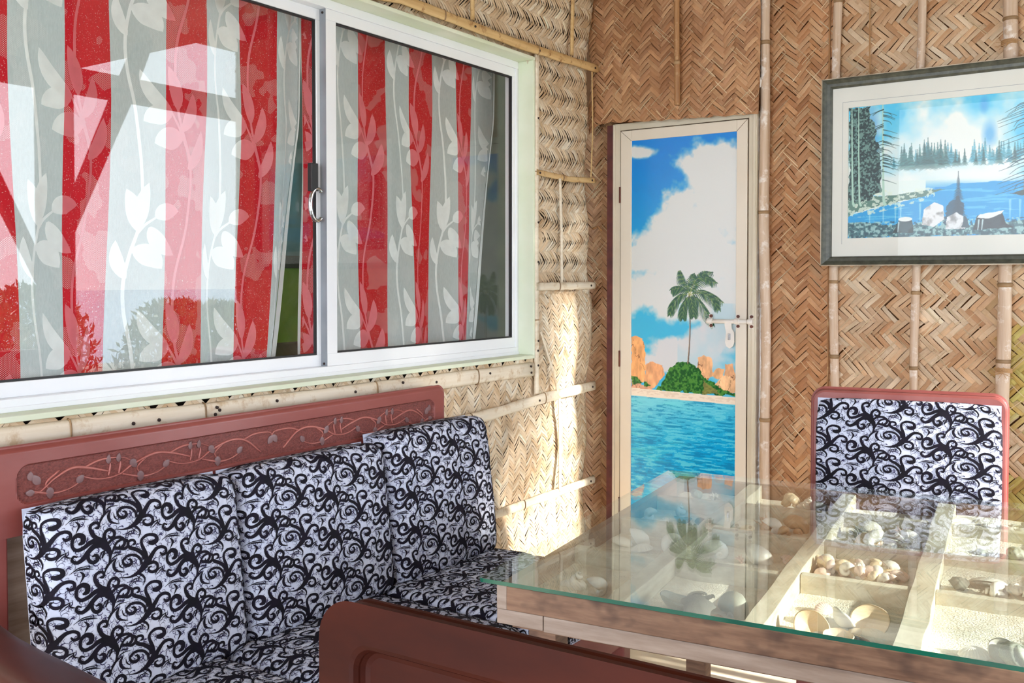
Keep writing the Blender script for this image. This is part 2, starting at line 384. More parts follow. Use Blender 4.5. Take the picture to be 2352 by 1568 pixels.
# ---- left wall: x = 0, faces +x
def edge_y(z):
    return np.interp(z, [0, .32, .85, 1.1, 1.25, 1.43, 1.6, 2.0, 2.4, 2.6, 3.0], [-.10, -.098, -.068, -.045, -.03, -.085, -.078, -.088, -.07, -.036, -.04])
def bulge_left(y, z):
    b = 0.016*np.sin(np.pi*np.interp(z, [0, .45, .86, 1.32, 1.79, 2.28, 3.0], [0, 1, 2, 3, 4, 5, 6]))**2
    b = b+0.016*(fbm(y*3.1+4, z*2.7, 21)-0.5)
    return b*np.clip((np.abs(y+1.6))*1.0, 0.3, 1)
def S_left(y, z, h):
    e = edge_y(z); d = np.clip((e-y)/0.07, -0.4, 1.0); curl = -0.035*(1-d)**2
    x = -0.022+bulge_left(y, z)+curl+h
    x = np.where((y < -0.5) & (z > 0.98) & (z < 2.28), np.minimum(x, -0.012+h*0.3), x)
    return np.stack([x, y+0*h, z+0*h], -1)
mb = MB()
mb.box((-0.075, -6.0, -0.02), (-0.065, -0.115, 1.032), 1)
mb.box((-0.075, -6.0, 2.24), (-0.065, -0.115, 3.0), 1)
mb.box((-0.075, -0.565, 1.032), (-0.065, -0.115, 2.24), 1)
mb.box((-0.075, -6.0, 1.032), (-0.065, -3.44, 2.24), 1)
hole = lambda y, z: ~((y < -0.574) & (y > -3.47) & (z > 1.040) & (z < 2.232))
def clampL(y, z):
    y = np.minimum(y, edge_y(z)+.012); ins = (y < -.569) & (z > 1.036) & (z < 2.236)
    dl, dh, dr = z-1.036, 2.236-z, -.569-y
    z2 = np.where(ins & (dl <= dh) & (dl <= dr), 1.036, np.where(ins & (dh < dl) & (dh <= dr), 2.236, z)); y2 = np.where(ins & (dr < dl) & (dr < dh), -.569, y)
    return y2, z2
wl = lambda y, z: hole(y, z) & (y < edge_y(z)+0.01)
woven(mb, S_left, -3.2, 0.0, 0.0, 1.28, 0.0115, 5, False, lambda y, z: wl(y, z) & (z < 1.30), PAL_L, 11, 0.0022, jit=0.25, gap=0.97, clamp=clampL)
woven(mb, S_left, -3.2, 0.0, 1.26, 2.75, 0.0125, 5, True, lambda y, z: wl(y, z), PAL_L, 12, 0.0037, jit=0.42, warp=0.4, gap=0.92, clamp=clampL)
o = mb.build('wall_left', [M['strip'], M['backing']]); tag(o, kind='structure')

# ---- back wall: y = 0, faces -y
def S_back(x, z, h):
    y = 0.0-0.010*(fbm(x*4, z*3, 31)-0.5)*2-h
    return np.stack([x+0*h, y, z+0*h], -1)
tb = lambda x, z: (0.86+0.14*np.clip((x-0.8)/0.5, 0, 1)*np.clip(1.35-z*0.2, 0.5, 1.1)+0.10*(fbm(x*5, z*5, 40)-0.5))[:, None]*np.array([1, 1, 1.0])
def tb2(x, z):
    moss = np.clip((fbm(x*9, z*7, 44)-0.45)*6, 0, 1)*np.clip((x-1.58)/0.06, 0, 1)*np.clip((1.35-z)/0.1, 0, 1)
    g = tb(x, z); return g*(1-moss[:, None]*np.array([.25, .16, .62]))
mb = MB()
mb.box((-0.3, 0.03, -0.02), (0.055, 0.045, 2.9), 1); mb.box((0.755, 0.03, -0.02), (2.27, 0.045, 2.9), 1); mb.box((0.055, 0.03, 2.02), (0.755, 0.045, 2.9), 1)
woven(mb, S_back, -0.14, 0.08, 0.2, 2.1, 0.016, 4, False, lambda x, z: (x < 0.072), PAL_D, 14, 0.003, clamp=lambda u, v: (np.minimum(u, .075), v))
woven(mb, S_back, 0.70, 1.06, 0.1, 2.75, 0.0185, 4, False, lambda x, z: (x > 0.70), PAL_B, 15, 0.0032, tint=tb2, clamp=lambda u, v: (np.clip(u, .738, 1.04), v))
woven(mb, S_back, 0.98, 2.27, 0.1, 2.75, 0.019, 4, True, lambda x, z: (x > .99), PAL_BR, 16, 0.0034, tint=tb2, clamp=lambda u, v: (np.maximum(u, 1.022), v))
o = mb.build('wall_back', [M['strip'], M['backing_brown']]); tag(o, kind='structure')

# ---- mat hanging over the door
def zlow(x): return np.interp(x, [-.05, -.03, 0, .04, .09, .2, .45, .73], [1.995, 1.99, 2.02, 2.035, 2.036, 2.026, 2.018, 2.012])
def S_hang(x, z, h):
    y = -0.062-0.018*np.sin(np.clip((x+0.03)/0.76, 0, 1)*np.pi)-0.012*(fbm(x*5, z*4, 51)-0.5)*2-h-0.012*np.exp(-((z-zlow(x))/0.12)**2)
    return np.stack([x+0*h, y, z+0*h], -1)
mb = MB()
gx, gz = np.meshgrid(np.linspace(-0.03, 0.748, 40), np.linspace(0, 1, 30))
zz = zlow(gx)+0.014+gz*(2.85-zlow(gx)-0.014)
Pm = S_hang(gx, zz, -0.006+0*gx); mb.grid(Pm[..., 0], Pm[..., 1], Pm[..., 2], 1)
woven(mb, S_hang, -0.07, 0.78, 1.95, 2.8, 0.0165, 4, False, lambda x, z: (x > -0.045) & (x < 0.785) & (z > zlow(x)-.025), PAL_D, 17, 0.0026, clamp=lambda u, v: (np.clip(u, -.033+.006*np.sin(v*23), .750), np.maximum(v, zlow(u)+.002*np.sin(u*90))))
o = mb.build('woven_mat', [M['strip_dark'], M['backing_brown']])
tag(o, 'aged brown woven bamboo mat hanging over the top of the narrow door', 'mat')

# ---- floor, ceiling, porch structure, outside
o = MB().box((-0.1, -7.0, -0.12), (3.15, 0.045, 0.0)).build('floor', M['floor']); tag(o, kind='structure')
o = MB().box((-0.3, -6.2, 3.0), (3.3, 1.6, 3.05)).build('ceiling', M['thatch']); tag(o, kind='structure')
o = MB().box((2.97, -7.0, -0.1), (3.05, -0.83, 0.95)).build('wall_right', M['parapet']); tag(o, kind='structure')
T3 = Matrix(((0, 0, 1, 0), (1, 0, 0, 0), (0, 1, 0, 0), (0, 0, 0, 1)))   # poly (y, z) -> world, prism along x
ga = MB()
ga.prism([(-7, 2.60), (-0.56, 2.60), (0.343, 2.945), (0.343, 3.0), (-7, 3.0)], 3.0, 3.03, T3)
o = ga.build('trim_1', M['thatch']); tag(o, kind='structure')
o = MB().box((2.96, -7.0, 2.445), (3.04, 1.6, 2.59)).build('trim_2', M['timber']); tag(o, kind='structure')
o = MB().box((2.95, -0.82, -0.1), (3.05, -0.635, 3.0)).build('trim_3', M['timber']); tag(o, kind='structure')
br = MB()
br.prism([(-0.635, 1.60), (-0.24, 2.445), (-0.10, 2.80), (-0.09, 2.86), (-0.19, 2.82), (-0.365, 2.445), (-0.635, 1.81)], 2.97, 3.03, T3)
o = br.build('trim_4', M['timber']); tag(o, kind='structure')
br = MB(); br.prism([(-0.82, 1.30), (-0.82, 1.45), (-1.30, 2.445), (-1.40, 2.445)], 2.97, 3.03, T3)
o = br.build('trim_5', M['timber']); tag(o, kind='structure')
# unseen blind added beyond the second brace to block low sun
bl = MB()
for k in range(52):
    z = 2.44-0.0215*k; bl.tube([(2.99, -6.0, z), (2.99, -1.10, z)], 0.0095, 6)
o = bl.build('sun_blocking_blind', M['pole_brown'])
tag(o, 'unseen slatted blind added below the porch beam to block low sun', 'blind')
o = MB().box((3.2, -40, -0.5), (16, 40, -0.4)).build('ground', M['ground']); tag(o, kind='structure')
o = MB().box((16, -250, -2.0), (255, 400, -1.9)).build('sea', M['seawater']); tag(o, 'calm pale blue sea beyond the beach shrubs', 'sea', kind='structure')
def shrub(x, y, h, wdt, seed, label):
    r = np.random.default_rng(seed); n = 2600; mbs = MB()
    th = r.random(n)*2*np.pi; rr = np.sqrt(r.random(n)); zz = r.random(n)
    env = np.sqrt(np.clip(1-(zz-0.35)**2/0.46, 0.02, 1))
    px = rr*env*wdt/2*np.cos(th); py = rr*env*wdt/2*np.sin(th); pz = zz*h
    d = r.normal(0, 1, (n, 3)); d[:, 2] += 1.2; d /= np.linalg.norm(d, axis=1)[:, None]
    s = np.cross(d, r.normal(0, 1, (n, 3))); s /= np.linalg.norm(s, axis=1)[:, None]
    P = np.stack([px, py, pz], -1); L = (0.10+0.07*r.random(n))[:, None]; Wd = 0.022
    V = np.stack([P, P+d*L*0.5+s*Wd, P+d*L, P+d*L*0.5-s*Wd], 1).reshape(-1, 3)
    F = np.arange(n*4).reshape(-1, 4); mbs.add(V, F, 0)
    root = empty('shrub', (x, y, -0.4)); mbs.build('foliage', M['leafmat'], root)
    st = MB()
    for k in range(6):
        a = k*1.05; st.tube([(0.05*math.cos(a), 0.05*math.sin(a), 0), (wdt*.18*math.cos(a), wdt*.18*math.sin(a), h*.4), (wdt*.3*math.cos(a+.3), wdt*.3*math.sin(a+.3), h*.8)], [.02, .014, .006], 6)
    st.build('stem', M['timber'], root)
    tag(root, label, 'shrub', 'beach shrubs mirrored in the window')
for k, (x, y, h, w_, lb) in enumerate([(8.2, 1.2, 1.62, 1.5, 'green beach shrub mirrored at the far left of the window glass'),
        (9.6, 2.75, 1.62, 1.6, 'green beach shrub mirrored beside the leftmost one in the window'),
        (8.3, 3.9, 1.42, 1.5, 'lower green beach shrub mirrored near the middle of the left window pane'),
        (9.6, 5.6, 1.36, 1.6, 'lowest green beach shrub mirrored beside the sash edge'), (9.8, -0.6, 1.6, 1.6, 'green beach shrub standing furthest south along the beach')]):
    shrub(x, y, h, w_, 60+k, lb)
# unseen trees further out, crowns shaped to break the low sunlight
def tree(x, y, z0, z1, wdt, n, seed, label):
    r = np.random.default_rng(seed); mbs = MB()
    P = np.stack([r.normal(0, .35, n), (r.random(n)-.5)*wdt, z0+(z1-z0)*r.random(n)], -1)
    d = r.normal(0, 1, (n, 3)); d /= np.linalg.norm(d, axis=1)[:, None]; s = np.cross(d, r.normal(0, 1, (n, 3))); s /= np.linalg.norm(s, axis=1)[:, None]
    V = np.stack([P, P+d*.09+s*.05, P+d*.2, P+d*.09-s*.05], 1).reshape(-1, 3); mbs.add(V, np.arange(n*4).reshape(-1, 4), 0)
    root = empty('tree', (x, y, -0.4)); mbs.build('foliage', M['leafmat'], root)
    MB().tube([(0, 0, 0), (0.1, 0.05, z0*.6), (0, 0, z0+.5)], [.09, .07, .03], 10).build('trunk', M['timber'], root)
    tag(root, label, 'tree')

tree(9.0, 0.95, 5.2, 6.7, 1.2, 1000, 73, 'unseen leafy crown added furthest north to block sun from the corner')  # added crown, stops sun that slips in above the beam
tree(9.0, -1.05, 4.66, 5.5, 2.75, 1700, 71, 'leafy tree crown shading the upper part of the woven wall')
tree(9.0, -1.75, 4.28, 4.85, 2.7, 1050, 74, 'unseen leafy crown added furthest south to keep sun off the sofa cushions')  # added crown, keeps low sun off the back cushions
tree(9.0, 0.0, 4.33, 4.42, 2.6, 170, 72, 'thin tree branch in leaf below the other crown')
# ================================================================= bamboo battens on the left wall
def batten(pts, width, mat, label, nodes=(), nails=(), th=0.55, group='split bamboo battens nailed to the woven wall', name='bamboo_batten', x=0.0, seed=0, face='x'):
    """half-round split bamboo along a path of (y, z) on the left wall"""
    r = np.random.default_rng(seed+100); P = [np.array(p, float) for p in pts]
    n = 24; L = np.cumsum([0]+[np.linalg.norm(P[i+1]-P[i]) for i in range(len(P)-1)]); tt = np.linspace(0, L[-1], n)
    A = np.interp(tt, L, [p[0] for p in P]); B = np.interp(tt, L, [p[1] for p in P])
    dA = np.gradient(A); dB = np.gradient(B); ln = np.hypot(dA, dB); dA, dB = dA/ln, dB/ln
    seg = 7; X = np.zeros((n, seg+2)); Y = X.copy(); Z = X.copy()
    for i in range(n):
        wv = width/2*(1+0.07*math.sin(i*1.7+seed)+r.normal(0, .02))
        for nd in nodes:
            if abs(tt[i]-nd) < 0.02: wv *= 1.08
        for k in range(seg+2):
            if k > seg: hh, cc = -0.004, 1.0
            else:
                a = math.pi*k/seg; cc = -math.cos(a); hh = math.sin(a)**.6*width*th*0.5
            X[i, k] = x+hh; Y[i, k] = A[i]-dB[i]*cc*wv; Z[i, k] = B[i]+dA[i]*cc*wv
    m = MB(); m.grid(X, Y, Z, 0, closed_u=True)
    m.f.append(tuple(range(seg+2))); m.m.append(0); m.f.append(tuple((n-1)*(seg+2)+k for k in range(seg+2))); m.m.append(0)
    for nd in nodes:
        a = np.interp(nd, tt, A); b = np.interp(nd, tt, B); i = int(np.argmin(abs(tt-nd))); q = []
        for k in range(seg+1):
            an = math.pi*k/seg; q.append((x+math.sin(an)**.6*width*th*0.5+0.0015, a-dB[i]*(-math.cos(an))*width/2*1.06, b+dA[i]*(-math.cos(an))*width/2*1.06))
        m.tube(q, 0.0024, 5, 1)
    c = (x, float(A.mean()), float(B.mean()))
    o = m.build(name, [mat, M['node']], smooth=True, loc=c)
    tag(o, label, 'batten', group)
    for (a, b) in nails:
        nm = MB(); hx = width*th*0.5+0.001
        nm.tube([(hx-.004, 0, 0), (hx+.002, 0, 0), (hx+.003, 0, 0)], [.0045, .0045, .002], 8)
        q = nm.build('nail', M['nail'], o); q.location = (0, a-c[1], b-c[2])
    return o
P_, Yl = M['batten_pale'], M['batten_yellow']
WN = [(-2.134, 1.004), (-2.126, .996), (-1.924, 1.0), (-1.603, .995), (-1.376, 1.004), (-2.387, .992), (-2.314, .992), (-1.2, .99), (-.88, .995), (-.60, 1.0), (-.598, .975), (-2.14, .986)]
batten([(-3.3, .996), (-2.0, .990), (-.572, .986)], 0.056, P_, 'wide pale split bamboo batten running along under the window behind the sofa back', (0.75, 1.13, 1.8, 2.35), WN, seed=1, x=-.008)
batten([(-1.75, 2.235), (-1.38, 2.279), (-.7, 2.268), (-.05, 2.283)], 0.036, Yl, 'yellow split bamboo batten running along above the window', (0.6, 1.2), [(-.98, 2.272), (-.55, 2.268), (-.10, 2.28)], seed=2, x=0.004)
batten([(-.556, 1.782), (-.30, 1.775), (-.085, 1.787)], 0.024, Yl, 'short split bamboo batten beside the top half of the window', (.2,), [(-.12, 1.785), (-.54, 1.78)], seed=3, x=0.004)
batten([(-.558, 1.32), (-.09, 1.322)], 0.033, P_, 'short pale split bamboo batten beside the lower half of the window', (.17,), [(-.13, 1.322)], seed=4, x=0.004)
batten([(-1.4, .822), (-.87, .838), (-.5, .862), (-.09, .876)], 0.042, P_, 'split bamboo batten just above the right end of the sofa cushions', (.40, .9), [(-.55, .858), (-.12, .874)], seed=5, x=0.004)
batten([(-1.4, .44), (-.87, .449), (-.09, .456)], 0.034, P_, 'lowest split bamboo batten on the woven wall beside the glass tabletop', (.45, .75), [(-.13, .455)], seed=6, x=0.004)
batten([(-.545, .885), (-.550, 1.5), (-.545, 2.255)], 0.026, P_, 'tall upright split bamboo batten down the right side of the window', (.3, .9), [(-.545, 1.58), (-.545, 2.0), (-.545, 1.42), (-.545, 1.0), (-.547, 1.06), (-.545, 1.10)], seed=7, x=-.002)
batten([(-.982, 2.296), (-.985, 2.75)], 0.018, Yl, 'upright split bamboo strip above the window, left of the other one', (), (), seed=8, x=0.004)
batten([(-.285, 2.30), (-.272, 2.75)], 0.02, Yl, 'upright split bamboo strip above the window close to the corner', (), (), seed=9, x=0.006)
batten([(-.372, 1.335), (-.376, 1.55), (-.388, 1.77)], 0.014, P_, 'thin upright bamboo strip between the two short battens beside the window', (), (), seed=10, x=0.012)
batten([(-.538, 1.14), (-.46, 1.0), (-.39, .85)], 0.013, P_, 'thin slanting bamboo strip low on the woven wall beside the window corner', (), (), seed=11, x=0.012)
batten([(-.392, .86), (-.385, .65), (-.385, .456)], 0.02, P_, 'upright bamboo strip between the two lowest battens', (), (), seed=12, x=0.010)
batten([(-.098, 2.27), (-.090, 2.03), (-.105, 1.79)], 0.010, Yl, 'thin upright bamboo rod at the corner edge of the woven wall', (), (), seed=13, x=-.004)

# ================================================================= bamboo poles on the back wall
def pole(x, y, r, z0, z1, label, mat, nodes, seed, parent=None, wob=0.006, name='bamboo_pole', grp='upright bamboo poles on the back wall'):
    m = MB(); n = 30; zs = np.linspace(z0, z1, n); rr = []
    pts = []
    for z in zs:
        pts.append((x+wob*math.sin(z*2.3+seed)+0.003*math.sin(z*7+seed*2), y, z))
        rr.append(r*(1+0.05*math.sin(z*5+seed)))
    m.tube(pts, rr, 12)
    for z in nodes:
        i = int(np.argmin(abs(zs-z))); px = np.interp(z, zs, [p[0] for p in pts])
        m.tube([(px, y, z-.008), (px, y, z-.002), (px, y, z+.002), (px, y, z+.008)], [r*1.02, r*1.14, r*1.14, r*1.02], 12, 1)
    c = (x, y, z0); o = m.build(name, [mat, M['node']], smooth=True, loc=c); tag(o, label, 'pole', grp)
    return o
pole(.764, -.030, .0205, 0.0, 2.98, 'tallest pale bamboo pole standing just right of the door frame', M['pole'], (.78, 1.62, 2.3), 0)
pole(1.045, -.028, .0165, 0.0, 2.98, 'weathered bamboo pole behind the left end of the framed picture', M['pole'], (.55, 1.05, 1.34, 2.42), 1)
pole(1.343, -.028, .0145, 0.0, 2.98, 'weathered bamboo pole passing behind the middle of the framed picture', M['pole'], (.75, 1.02, 1.30, 2.4), 2)
pole(1.636, -.030, .0225, 0.0, 2.98, 'thickest weathered bamboo pole near the right edge behind the chair back', M['pole'], (.68, 1.06, 1.33, 2.26), 3)
pole(1.95, -.030, .018, 0.0, 2.98, 'weathered bamboo pole furthest right on the back wall', M['pole'], (.7, 1.3), 4)
pole(2.25, -.0, .03, 0.0, 2.98, 'stout bamboo pole closing the open end of the back wall', M['pole'], (.7, 1.3), 5)
pole(.417, -.110, .0125, 2.075, 2.84, 'short brown bamboo pole hanging on the mat over the door', M['pole_brown'], (2.25,), 6, wob=0.008)
# thin bamboo strip where two mats meet, twine, paint blob
m = MB(); m.tube([(1.014, -.014, 0.2), (1.016, -.016, 1.0), (1.010, -.015, 2.0), (1.012, -.014, 2.7)], .0035, 6)
tag(m.build('bamboo_strip', M['pole_brown']), 'thin brown bamboo strip over the mat seam left of the second pole', 'strip')
m = MB(); m.tube([(1.163, -.02, 2.75), (1.162, -.022, 2.45), (1.165, -.026, 2.2), (1.168, -.03, 2.13)], .0028, 6)
for k in range(14):
    a = random.uniform(0, 6.28); z = 2.15+random.uniform(-.03, .04)
    m.tube([(1.167, -.03, z), (1.167+.012*math.cos(a), -.034, z+.012*math.sin(a)), (1.167+.024*math.cos(a), -.036, z+.020*math.sin(a+.5))], .0009, 4)
tag(m.build('twine', M['rope']), 'frayed twine hanging on the back wall above the framed picture', 'twine')
for (x0, z0, nm, lb) in ((1.64, 2.17, 'twine_knot', 'frayed twine knot round the thick pole above the picture'), (1.636, 1.02, 'twine_knot', 'twine knot round the thick pole below the picture')):
    m = MB()
    for k in range(4): m.tube([(x0+.026*math.cos(a), -.03-.026*math.sin(a), z0+.004*k+.004*math.sin(a)) for a in np.linspace(-.5, 3.6, 12)], .002, 5)
    for k in range(10):
        a = random.uniform(0, 6.28); m.tube([(x0, -.055, z0), (x0+.025*math.cos(a), -.058, z0+.012*math.sin(a)), (x0+.045*math.cos(a), -.054, z0+.022*math.sin(a))], .0009, 4)
    tag(m.build(nm, M['rope']), lb, 'twine')
m = MB(); m.tube([(.735, -.045, 2.118), (.738, -.048, 2.125), (.742, -.048, 2.15), (.742, -.045, 2.162)], [.004, .011, .012, .004], 10)
tag(m.build('white_putty_blob', M['boltwhite']), 'small white putty blob stuck beside the tallest pole above the door', 'putty')

# ================================================================= window
CY0, CY1, CZ0, CZ1 = -3.45, -0.5625, 1.030, 2.242
win = empty('window_1', (0, -2.0, 1.6)); tag(win, kind='structure')
def wb(name, boxes, mat, parent=win, bevel=0.0012, tagl=None):
    m = MB()
    for lo, hi in boxes: m.box(lo, hi)
    o = m.build(name, mat, None, bevel=bevel); o.parent = parent
    # all window parts are modelled in room coordinates
    p = parent; off = Vector((0, 0, 0))
    while p is not None: off += p.location; p = p.parent
    o.location = -off
    return o
t = .014
wb('window_casing', [((-.135, CY0, CZ0), (.002, CY1, CZ0+t)), ((-.135, CY0, CZ1-t), (.002, CY1, CZ1)), ((-.135, CY1-t, CZ0+t), (.002, CY1, CZ1-t)), ((-.135, CY0, CZ0+t), (.002, CY0+t, CZ1-t))], M['casing'], bevel=.002)
def rectframe(y0, y1, z0, z1, wy0, wy1, wz0, wz1, xa, xb):
    return [((xa, y0, z0), (xb, y1, z0+wz0)), ((xa, y0, z1-wz1), (xb, y1, z1)), ((xa, y0, z0+wz0), (xb, y0+wy0, z1-wz1)), ((xa, y1-wy1, z0+wz0), (xb, y1, z1-wz1))]
fy0, fy1, fz0, fz1 = CY0+t, CY1-t, CZ0+t, CZ1-t
fr = rectframe(fy0, fy1, fz0, fz1, .02, .016, .030, .028, -.125, -.07)
fr += [((-.078, fy0, fz0), (-.066, fy1, fz0+.012))]
wb('outer_frame', fr, M['alu'])
def sash(y0, y1, z0, z1, x0, x1, wl_, wr, wbm, wt, label):
    s = wb('window_sash', rectframe(y0, y1, z0, z1, wl_, wr, wbm, wt, x0, x1), M['alu'])
    s['label'] = label
    g = .0035; a, b, c, d = y0+wl_, y1-wr, z0+wbm, z1-wt
    xm = (x0+x1)/2
    wb('gasket', rectframe(a, b, c, d, g, g, g*1.5, g*1.5, xm-.006, x1-.004), M['gasket'], s, 0)
    wb('glass_pane', [((xm-.002, a, c), (xm+.002, b, d))], M['pane'], s, 0)
    return s
sr = sash(-1.642, fy1-.016, fz0+.030, fz1-.028, -.098, -.075, .044, .018, .040, .034, 'right sliding sash, in front')
sl = sash(fy0+.02, -1.612, fz0+.030, fz1-.028, -.122, -.102, .04, .046, .036, .034, 'left sliding sash, behind')
m = wb('interlock_strip', [((-.104, -1.6435, fz0+.030), (-.0755, -1.6422, fz1-.028))], M['alu_grey'], sr, 0)
for z in (1.082, 2.188):
    k = MB().tube([(-.088, -1.6425, z), (-.088, -1.646, z)], .004, 8).build('screw', M['nail'], sr); k.location = -(win.location+sr.location)
lk = MB(); lk.box((-.100, -1.700, 1.625), (-.080, -1.672, 1.712), 0)
aa = np.linspace(-2.2, 2.2, 18)
lk.tube([(-.086, -1.672-.030*math.cos(a), 1.583+.05*math.sin(a)) for a in aa], .007, 8, 1)
lo_ = lk.build('sash_lock', [M['gasket'], M['chrome']], None, smooth=False, bevel=.003); lo_.parent = win; lo_.location = -win.location

# room behind the window
o = MB().box((-2.62, -4.2, 0), (-2.6, 1.2, 2.7)).build('wall_inner', M['roomwall']); tag(o, kind='structure')
o = MB().box((-2.6, 1.18, 0), (-.2, 1.2, 2.7)).build('wall_inner_side', M['roomlow']); tag(o, kind='structure')
o = MB().box((-2.6, -4.2, -.02), (-.08, 1.2, 0)).build('floor_inner', M['roomlow']); tag(o, kind='structure')
o = MB().box((-2.6, -4.2, 2.7), (-.08, 1.2, 2.72)).build('ceiling_inner', M['roomwall']); tag(o, kind='structure')
o = MB().box((-.16, .03, 0), (-.14, 1.2, 2.7)).build('wall_inner_front', M['roomwall']); tag(o, kind='structure')
bd = empty('wooden_bedhead', (-2.5, .35, 0)); tag(bd, 'dark bedhead with a bright green panel seen between the curtains', 'bedhead')
MB().box((-.05, -1.2, 0), (0, 1.2, .95)).box((-.05, -.14, .95), (0, -.07, 1.5)).box((-.05, .2, .95), (0, .27, 1.5)).box((-.05, -.14, 1.42), (0, .27, 1.5)).build('frame', M['roomlow'], bd, bevel=.01)
MB().box((-.04, -.07, .95), (-.01, .2, 1.42)).build('green_panel', M['green'], bd)

# ================================================================= stroke tools (for woven and flocked patterns)
def catmull(pts, n):
    P = np.array(pts, float)
    if len(P) == 2: return P[0]+(P[1]-P[0])*np.linspace(0, 1, n)[:, None]
    E = np.vstack([2*P[0]-P[1], P, 2*P[-1]-P[-2]]); t = np.linspace(0, len(P)-1-1e-6, n); i = t.astype(int); f = (t-i)[:, None]
    a, b, c, d = E[i], E[i+1], E[i+2], E[i+3]
    return 0.5*((2*b)+(-a+c)*f+(2*a-5*b+4*c-d)*f**2+(-a+3*b-3*c+d)*f**3)
def ribbon(pts, wid, n=14, scale=(1, 1)):
    C = catmull(pts, n)*np.array(scale); w = np.interp(np.linspace(0, 1, n), np.linspace(0, 1, len(wid)), wid)
    T = np.gradient(C, axis=0); T /= (np.linalg.norm(T, axis=1)[:, None]+1e-12); Nn = np.stack([-T[:, 1], T[:, 0]], -1)
    A = C-Nn*w[:, None]/2; B = C+Nn*w[:, None]/2
    V = np.empty((2*n, 2)); V[0::2] = A; V[1::2] = B
    k = np.arange(n-1)*2; F = np.stack([k, k+1, k+3, k+2], -1)
    return V, F
def leaf(b, t, w, bend=0.12, n=11):
    b = np.array(b, float); t = np.array(t, float); d = t-b; nn = np.array([-d[1], d[0]])
    u = np.linspace(0, 1, n)[:, None]; C = b+d*u+nn*bend*np.sin(u*np.pi)
    w_ = w*np.sin(np.pi*np.linspace(0.02, 1, n)**0.85)**0.75
    T = np.gradient(C, axis=0); T /= np.linalg.norm(T, axis=1)[:, None]; Nn = np.stack([-T[:, 1], T[:, 0]], -1)
    V = np.empty((3*n, 2)); V[0::3] = C-Nn*w_[:, None]/2; V[1::3] = C; V[2::3] = C+Nn*w_[:, None]/2
    k = np.arange(n-1)*3; F = np.concatenate([np.stack([k, k+1, k+4, k+3], -1), np.stack([k+1, k+2, k+5, k+4], -1)])
    return V, F

# ================================================================= curtains
ZU = 0.000403
def sprigs():
    """two climbing vines; x in stripe widths, z in metres relative to their node"""
    out = []
    sx_ = 1/345.0
    def add(kind, prim, x0, ynode):
        V, F = prim; V = V.copy(); V[:, 0] = (V[:, 0]-x0)*sx_; V[:, 1] = -(V[:, 1]-ynode)*ZU; out.append((kind, V, F))
    for b, t_, w, bd_ in [((490, 600), (415, 305), 95, .05), ((530, 745), (600, 465), 92, .1), ((445, 625), (230, 358), 100, -.12), ((442, 640), (248, 708), 140, .1), ((530, 800), (320, 852), 160, .08), ((582, 1010), (690, 720), 92, .1)]:
        add('R', leaf(b, t_, w, bd_), 400, 600)
    add('R', ribbon([(600, 950), (600, 1150), (560, 1450), (480, 1750), (465, 2000), (490, 2244), (540, 2420), (600, 2594)], [20]*3, 60), 400, 600)
    add('R', ribbon([(440, 620), (500, 720), (560, 850), (598, 960)], [14, 26], 14), 400, 600)
    for b, t_, w, bd_ in [((215, 1430), (150, 1150), 108, .06), ((232, 1400), (285, 1100), 95, -.05), ((330, 1335), (505, 1285), 120, -.12), ((290, 1404), (465, 1594), 118, .1), ((190, 1560), (378, 1690), 150, -.1), ((158, 1760), (100, 1500), 78, -.08)]:
        add('W', leaf(b, t_, w, bd_), 56, 1420)
    add('W', ribbon([(235, 950), (243, 1200), (225, 1400), (175, 1600), (148, 1800), (158, 2000), (200, 2250), (235, 2594)], [20]*3, 60), 56, 1420)
    add('W', ribbon([(215, 1445), (260, 1390), (340, 1330)], [24, 14], 12), 56, 1420)
    return out
SPR = sprigs()
